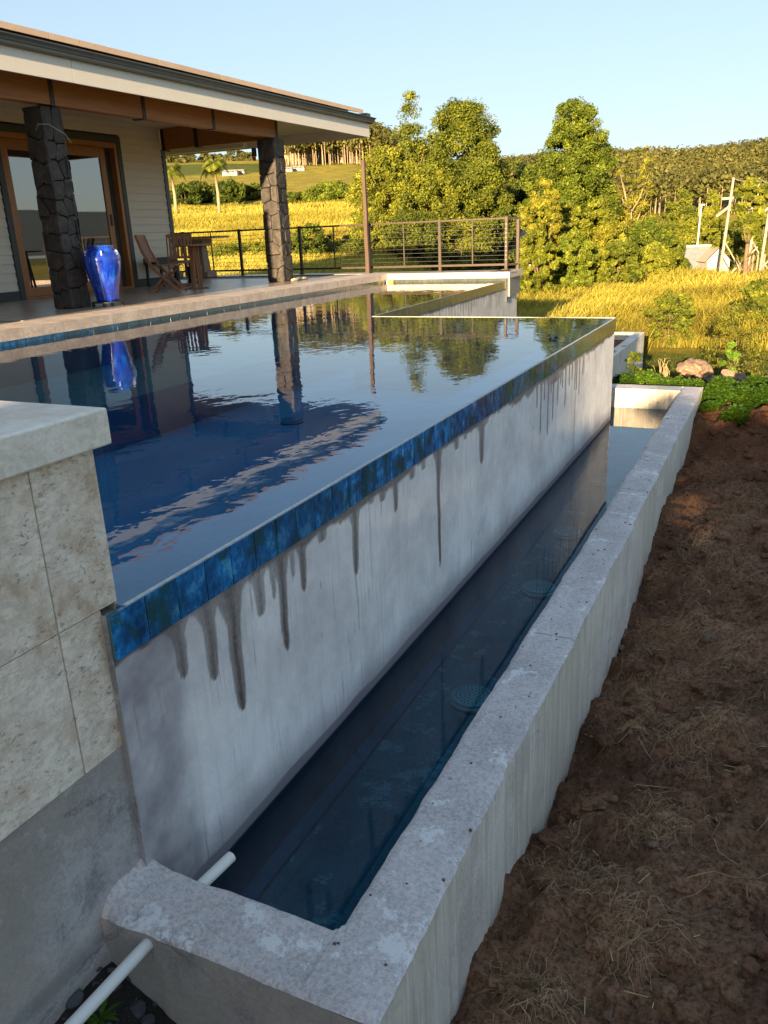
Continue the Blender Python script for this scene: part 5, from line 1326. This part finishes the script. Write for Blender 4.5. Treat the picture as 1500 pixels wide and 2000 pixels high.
for i in range(70):
    x = rk.uniform(.95, 1.9); y = rk.uniform(-8, -3); th = rk.uniform(0, 6.28); L = rk.uniform(.02, .08); z = float(dirt_z(x, y)) + .012
    mb.bar((x, y, z), (x + L * math.cos(th), y + L * math.sin(th), z + rk.uniform(-.004, .012)), .003, .0015)
tag(mb.obj('straw', M['straw']), 'short broken straw bits on the soil', 'straw', kind='stuff')

# weed at bottom left
def leaf_blade(p, d, L, w_, droop, mat_t, Q, T, up=.6):
    p = np.array(p, float); d = np.array(d, float); s = np.array([-d[1], d[0], 0]); prev = p; pw = .2
    for i, (u_, wf) in enumerate(((.25, .8), (.55, 1.), (.8, .6), (1., .05))):
        q = p + d * L * u_ + np.array([0, 0, 1]) * L * (up * u_ - droop * u_ * u_)
        Q += [prev - s * w_ * pw, prev + s * w_ * pw, q + s * w_ * wf, q - s * w_ * wf]; T.append(mat_t); prev = q; pw = wf
wd = on_dirt(195, 1990, pit_z); Q = []; T = []
tw = thing('weed', 'small bright green weed under the white pipe at the bottom', 'plant', tuple(wd))
for k in range(11):
    a = k * 2.4; leaf_blade(wd, (math.cos(a), math.sin(a), 0), rk.uniform(.05, .085), .007, .5, rk.uniform(.3, .9), Q, T, .9)
link('leaves', quadmesh('leaves', np.array(Q), M['leafE'], np.array(T)), tw)

# leafy ground plants behind the basin
def leafy(px, py, w_m, h_m, z0, label, mat='leafE', n=700, t0=.6, size=.034, gold=False):
    p = on(px, py, 'Z', z0); x, y = p[0], p[1]
    t = thing('leafy_plant', label, 'plant', (x, y, z0), group='leafy green plants behind the catch basin')
    th = RNG.random(n) * 6.28; r_ = np.sqrt(RNG.random(n)); h = (1 - r_ ** 2 * .7) * h_m * RNG.uniform(.55, 1., n)
    cx = x + r_ * np.cos(th) * w_m / 2; cy = y + r_ * np.sin(th) * w_m * .4
    zb = np.array([z0] * n)
    P = np.stack([cx, cy, zb + h], -1)
    V = []; T = []
    k = 5
    zg = dirt_z(np.maximum(P[:, 0], .88), P[:, 1]) - .02; P[:, 2] = zg + h; PP = np.repeat(P, k, 0); N = len(PP); a = RNG.random(N) * 6.28; L = size * RNG.uniform(.7, 1.4, N); dirv = np.stack([np.cos(a), np.sin(a), RNG.uniform(.0, .8, N)], -1); dirv /= np.linalg.norm(dirv, axis=1)[:, None]
    sdv = np.stack([-np.sin(a), np.cos(a), 0 * a], -1)
    q0 = PP; q2 = PP + dirv * L[:, None]; q1 = PP + dirv * (L * .5)[:, None] - sdv * (L * .36)[:, None]; q3 = PP + dirv * (L * .5)[:, None] + sdv * (L * .36)[:, None]
    V = np.stack([q0, q1, q2, q3], 1).reshape(-1, 3); T = np.clip(t0 + (np.repeat(RNG.random(n), k) - .5) * .6 + RNG.normal(size=N) * .12, 0, 1)
    link('leaves', quadmesh('leaves', V, M[mat], T), t)
    mb = MB()
    for i in range(0, n, 12): mb.tube([(x + (P[i, 0] - x) * .5, y + (P[i, 1] - y) * .5, float(zg[i]) - .03), tuple(P[i])], .003, 3, cap=False)
    mb.obj('stems', M['leafA'], t)
leafy(1222, 752, .50, .26, -1.0, 'dark leafy plant against the pool corner', t0=.25)
leafy(1262, 752, .55, .30, -1.0, 'bright sunlit leafy plant right behind the basin end wall', t0=.85, n=1100)  # raised tint on the left plants paints sunlight into the leaf colour
leafy(1318, 757, .50, .22, -1.0, 'low leafy plant behind the basin end corner', t0=.75)
leafy(1395, 797, .42, .27, -1.12, 'bushy leafy plant just right of the basin corner', t0=.5, n=1100)
leafy(1442, 806, .45, .26, -1.12, 'broad leafy plant with small yellow flowers', t0=.5, n=1100)
leafy(1495, 812, .45, .26, -1.10, 'leafy plant cut by the right frame edge', t0=.45, n=1000)
leafy(1410, 782, .45, .24, -1.10, 'dense leafy plant in the middle of the patch', t0=.55, n=900)
leafy(1480, 785, .45, .22, -1.08, 'leafy plant at the back of the patch below the boulders', t0=.5, n=900)
leafy(1432, 832, .30, .13, -1.15, 'low leafy tuft creeping onto the soil in front of the patch', t0=.5, n=420)
leafy(1382, 822, .24, .12, -1.17, 'small leafy tuft by the outer basin wall', t0=.45, n=300)
leafy(1355, 768, .40, .22, -1.05, 'leafy plant spilling over the basin corner', t0=.7, n=700)
# dry stalks
ds = thing('dry_stalks', 'tall dry reddish grass stalks behind the bright plant', 'plant', tuple(on(1290, 742, 'Z', -1.1)))
mb = MB(); b0 = on(1290, 745, 'Z', -1.1)
for k in range(16):
    x = b0[0] + rk.uniform(-.09, .12); y = b0[1] + rk.uniform(-.1, .1); L = rk.uniform(.15, .36); a = rk.uniform(-.6, .6)
    mb.tube([(x, y, -1.12), (x + .03 * a, y, -1.12 + L * .6), (x + .12 * a, y, -1.12 + L * .95), (x + .2 * a, y, -1.12 + L * .97)], [.004, .003, .0025, .001], 4, cap=False)
mb.obj('stalks', M['straw'], ds)

# ================================================================== BACKGROUND OBJECTS
def gpt(px, dist):
    g = at(px, 460, dist); return float(g[0]), float(g[1]), tz(g[0], g[1])
def utility(px_b, px_t, top, dist, arm_y, label, stays=True):
    x, y, z = gpt(px_b, dist); T = at(px_t, top, dist)
    t = thing('power_pole', label, 'power pole', (x, y, z), group='grey wooden power poles'); B = Vector((x, y, z - .3)); Tt = Vector(T)
    MB().tube([B, (B + Tt) / 2, Tt], [.07, .062, .05], 8).obj('pole', M['pole'], t, smooth=True)
    f = lambda u_: B + (Tt - B) * u_
    side = Vector((CR[0], CR[1], 0)).normalized()
    c = f(.82); MB().bar(c - side * .4, c + side * 1.1 + Vector((0, 0, .06)), .1, .1).obj('cross_arm', M['pole'], t)
    c = f(.72); MB().bar(c - side * .55 + Vector((0, 0, -.25)), c + Vector((0, 0, .15)), .09, .09).obj('brace', M['pole'], t)
    MB().bar(c, c + side * .85 + Vector((0, 0, -.15)), .07, .07).bar(c + side * .85 + Vector((0, 0, -.15)), c + side * .95 + Vector((0, 0, .55)), .05, .05).obj('insulator_bracket', M['pole'], t)
    if stays:
        MB().tube([f(0.03), f(.42) + side * 1.5 + Vector((0, 0, -.2))], .035, 6).obj('stay_post', M['pole'], t)
        MB().tube([f(.44), f(.08) + side * 1.2], .03, 6).obj('stay_post', M['pole'], t)
    return t
utility(1411, 1433, 347, 41, 365, 'leftmost leaning grey power pole with a long cross arm')
utility(1466, 1484, 347, 43, 365, 'middle leaning power pole behind the flat-topped tree')
utility(1490, 1512, 350, 42, 365, 'rightmost power pole at the frame edge', False)
wi = MB()
for dz_ in (0, -.9):
    a = Vector(at(1433, 349, 41)) + Vector((0, 0, dz_)); b = Vector(at(1484, 349, 43)) + Vector((0, 0, dz_)); c = Vector(at(1513, 352, 42)) + Vector((0, 0, dz_))
    for p, q in ((a, b), (b, c)): wi.tube([p, (p + q) / 2 + Vector((0, 0, -.15)), q], .015, 4)
tag(wi.obj('power_line', M['pole']), 'thin power lines strung between the leaning poles', 'power line')
x, y, z = gpt(1362, 47); tp = at(1370, 400, 47)
wp = thing('lamp_post', 'slim white post with a small head standing by the farm wall', 'post', (x, y, z))
MB().tube([(x, y, z), tuple(tp)], [.05, .04], 8).obj('pole', M['whitepole'], wp); MB().bar(Vector(tp) - Vector((.08, 0, 0)), Vector(tp) + Vector((.16, .06, 0)), .08, .07).obj('head', M['whitepole'], wp)
# low farm wall and shed
x, y, z = gpt(1355, 46); fw = thing('farm_wall', 'low grey-blue concrete wall with a pale coping under the white post', 'wall', (x, y, z))
s = Vector((CR[0], CR[1], 0)).normalized(); c = Vector((x, y, z))
zt_ = float(at(1355, 482, 46)[2])
MB().bar(c - s * 2.1 + Vector((0, 0, (zt_ - z) / 2)), c + s * 1.2 + Vector((0, 0, (zt_ - z) / 2)), .3, zt_ - z).obj('wall', M['bluewall'], fw)
MB().bar(c - s * 2.2 + Vector((0, 0, zt_ - z + .04)), c + s * 1.3 + Vector((0, 0, zt_ - z + .04)), .45, .1).obj('coping', M['whitewall'], fw)
x, y, z = gpt(1408, 45); shd = thing('farm_shed', 'small sunlit white shed with a low gable beside the farm wall', 'shed', (x, y, z))
zt_ = float(at(1408, 484, 45)[2]); h = zt_ - z; c = Vector((x, y, z)); n_ = Vector((-s.y, s.x, 0)); wd_ = .55
mb = MB(); q = [c - s * wd_ - n_ * .0, c + s * wd_, c + s * wd_ + n_ * 1.8, c - s * wd_ + n_ * 1.8]
up = Vector((0, 0, 1)); ap = [c + up * h, c + n_ * 1.8 + up * h]
mb.add([*q, *[p + up * h * .6 for p in q], *ap], [(0, 1, 5, 8, 4), (1, 2, 6, 5), (2, 3, 7, 9, 6), (3, 0, 4, 7)]); mb.obj('wall', M['whitewall'], shd)
mb = MB(); e = .12
mb.add([q[0] + up * h * .55 - s * e, ap[0] + up * .04, ap[1] + up * .04, q[3] + up * h * .55 - s * e, q[1] + up * h * .55 + s * e, q[2] + up * h * .55 + s * e], [(0, 1, 2, 3), (1, 4, 5, 2)]); mb.obj('roof', M['farroof'], shd)
# fence posts on the far lawn
for k, px in enumerate([1462, 1475, 1484, 1497]):
    x, y, z = gpt(px, 50 + k); tag(MB().tube([(x, y, z - .2), (x + .03, y, z + .95)], .05, 6).obj('fence_post', M['palebark']), ['leftmost', 'second', 'third', 'rightmost'][k] + ' thin wooden fence post on the far lawn', 'fence post', 'fence posts on the far lawn')
# farm building seen through the railing
x, y, z = gpt(975, 50); fb = thing('farm_building', 'white farm building half hidden behind trees at the railing end', 'building', (x, y, z)); c = Vector((x, y, z))
MB().bar(c - s * 2.2 + up * 1.1, c + s * 2.2 + up * 1.1, 3., 2.2).obj('wall', M['whitewall'], fb)
mb = MB(); mb.add([c - s * 2.6 - n_ * 1.8 + up * 2.2, c + s * 2.6 - n_ * 1.8 + up * 2.2, c + s * 2.6 + up * 3.0, c - s * 2.6 + up * 3.0, c - s * 2.6 + n_ * 1.8 + up * 2.2, c + s * 2.6 + n_ * 1.8 + up * 2.2], [(0, 1, 2, 3), (3, 2, 5, 4)]); mb.obj('roof', M['farroof'], fb)
MB().bar(c - s * .4 - n_ * 1.52 + up * .95, c + s * .5 - n_ * 1.52 + up * .95, .02, 1.9).obj('door', M['bluewall'], fb)
# houses on the far slope
for k, (px, py, w_, lb) in enumerate([(462, 359, 26, 'first small pale farmhouse on the far slope left of the column'), (480, 356, 18, 'second small pale farmhouse close to the column'), (570, 357, 20, 'white farmhouse just right of the far column'), (592, 358, 22, 'second white farmhouse right of the far column')]):
    dist = 205 + k * 3; up = Vector((0, 0, .45)); x, y, z = gpt(px, dist); c = Vector((x, y, z)); hw_ = w_ / FPX * dist / 2
    t = thing('farmhouse', lb, 'house', (x, y, z), group='small houses on the far slope')
    MB().bar(c - s * hw_ + up * .6, c + s * hw_ + up * .6, 3., 1.0).obj('wall', M['whitewall'], t)
    mb = MB(); mb.add([c - s * hw_ * 1.1 - n_ * 2 + up * 1.5, c + s * hw_ * 1.1 - n_ * 2 + up * 1.5, c + s * hw_ * .8 + up * 2.6, c - s * hw_ * .8 + up * 2.6, c - s * hw_ * 1.1 + n_ * 2 + up * 1.5, c + s * hw_ * 1.1 + n_ * 2 + up * 1.5], [(0, 1, 2, 3), (3, 2, 5, 4)]); mb.obj('roof', M['farroof'], t)
    for q_ in (-.5, .3): MB().bar(c + s * hw_ * q_ - n_ * 1.53 + up * .8, c + s * hw_ * (q_ + .3) - n_ * 1.53 + up * .8, .04, .9).obj('window', M['bluewall'], t)

# ================================================================== ADDED TREES, unseen, sized to shade the near pool and soil
def shade(x, y, w_, h_, label, n, per, size, dens=1., z=-1.75):
    t = thing('added_shade_tree', label, 'tree', (x, y, z), group='unseen trees added behind the viewpoint for shade')
    cp = crown_points(n, PROF['round'], h_, w_, .2); rad = np.full(n, w_ * .12)
    V, ti = leaves(cp, rad, per, size, tint0=.4); V += np.array([x, y, z]); link('crown', quadmesh('crown', V, M['leafdark'], ti), t)
    mb = MB(); limbs(mb, (x, y, z - .1), h_, .12, 6, w_ * .25); mb.obj('trunk', M['bark'], t, smooth=True)
SH = [(1.7, 5.1, 1.7), (3.2, 4.4, 2.3), (4.2, 4.3, 2.0), (5.0, 4.4, 2.4), (6.0, 4.2, 2.0), (6.9, 4.6, 2.4), (8.5, 4.2, 2.4), (10.2, 4.6, 2.6), (12.2, 4.3, 2.6), (2.4, 3.6, 2.2), (4.0, 3.3, 1.8), (5.6, 3.3, 1.8), (7.4, 3.2, 1.8)]
for k, (x, h_, w_) in enumerate(SH):
    shade(x, -23 - .6 * (k % 2), w_, h_, ['first', 'second', 'third', 'fourth', 'fifth', 'sixth', 'seventh', 'eighth', 'ninth', 'first low bushy', 'second low bushy', 'third low bushy', 'fourth low bushy'][k] + ' low dense tree added unseen behind the viewpoint for shade', 170, 90, .13)
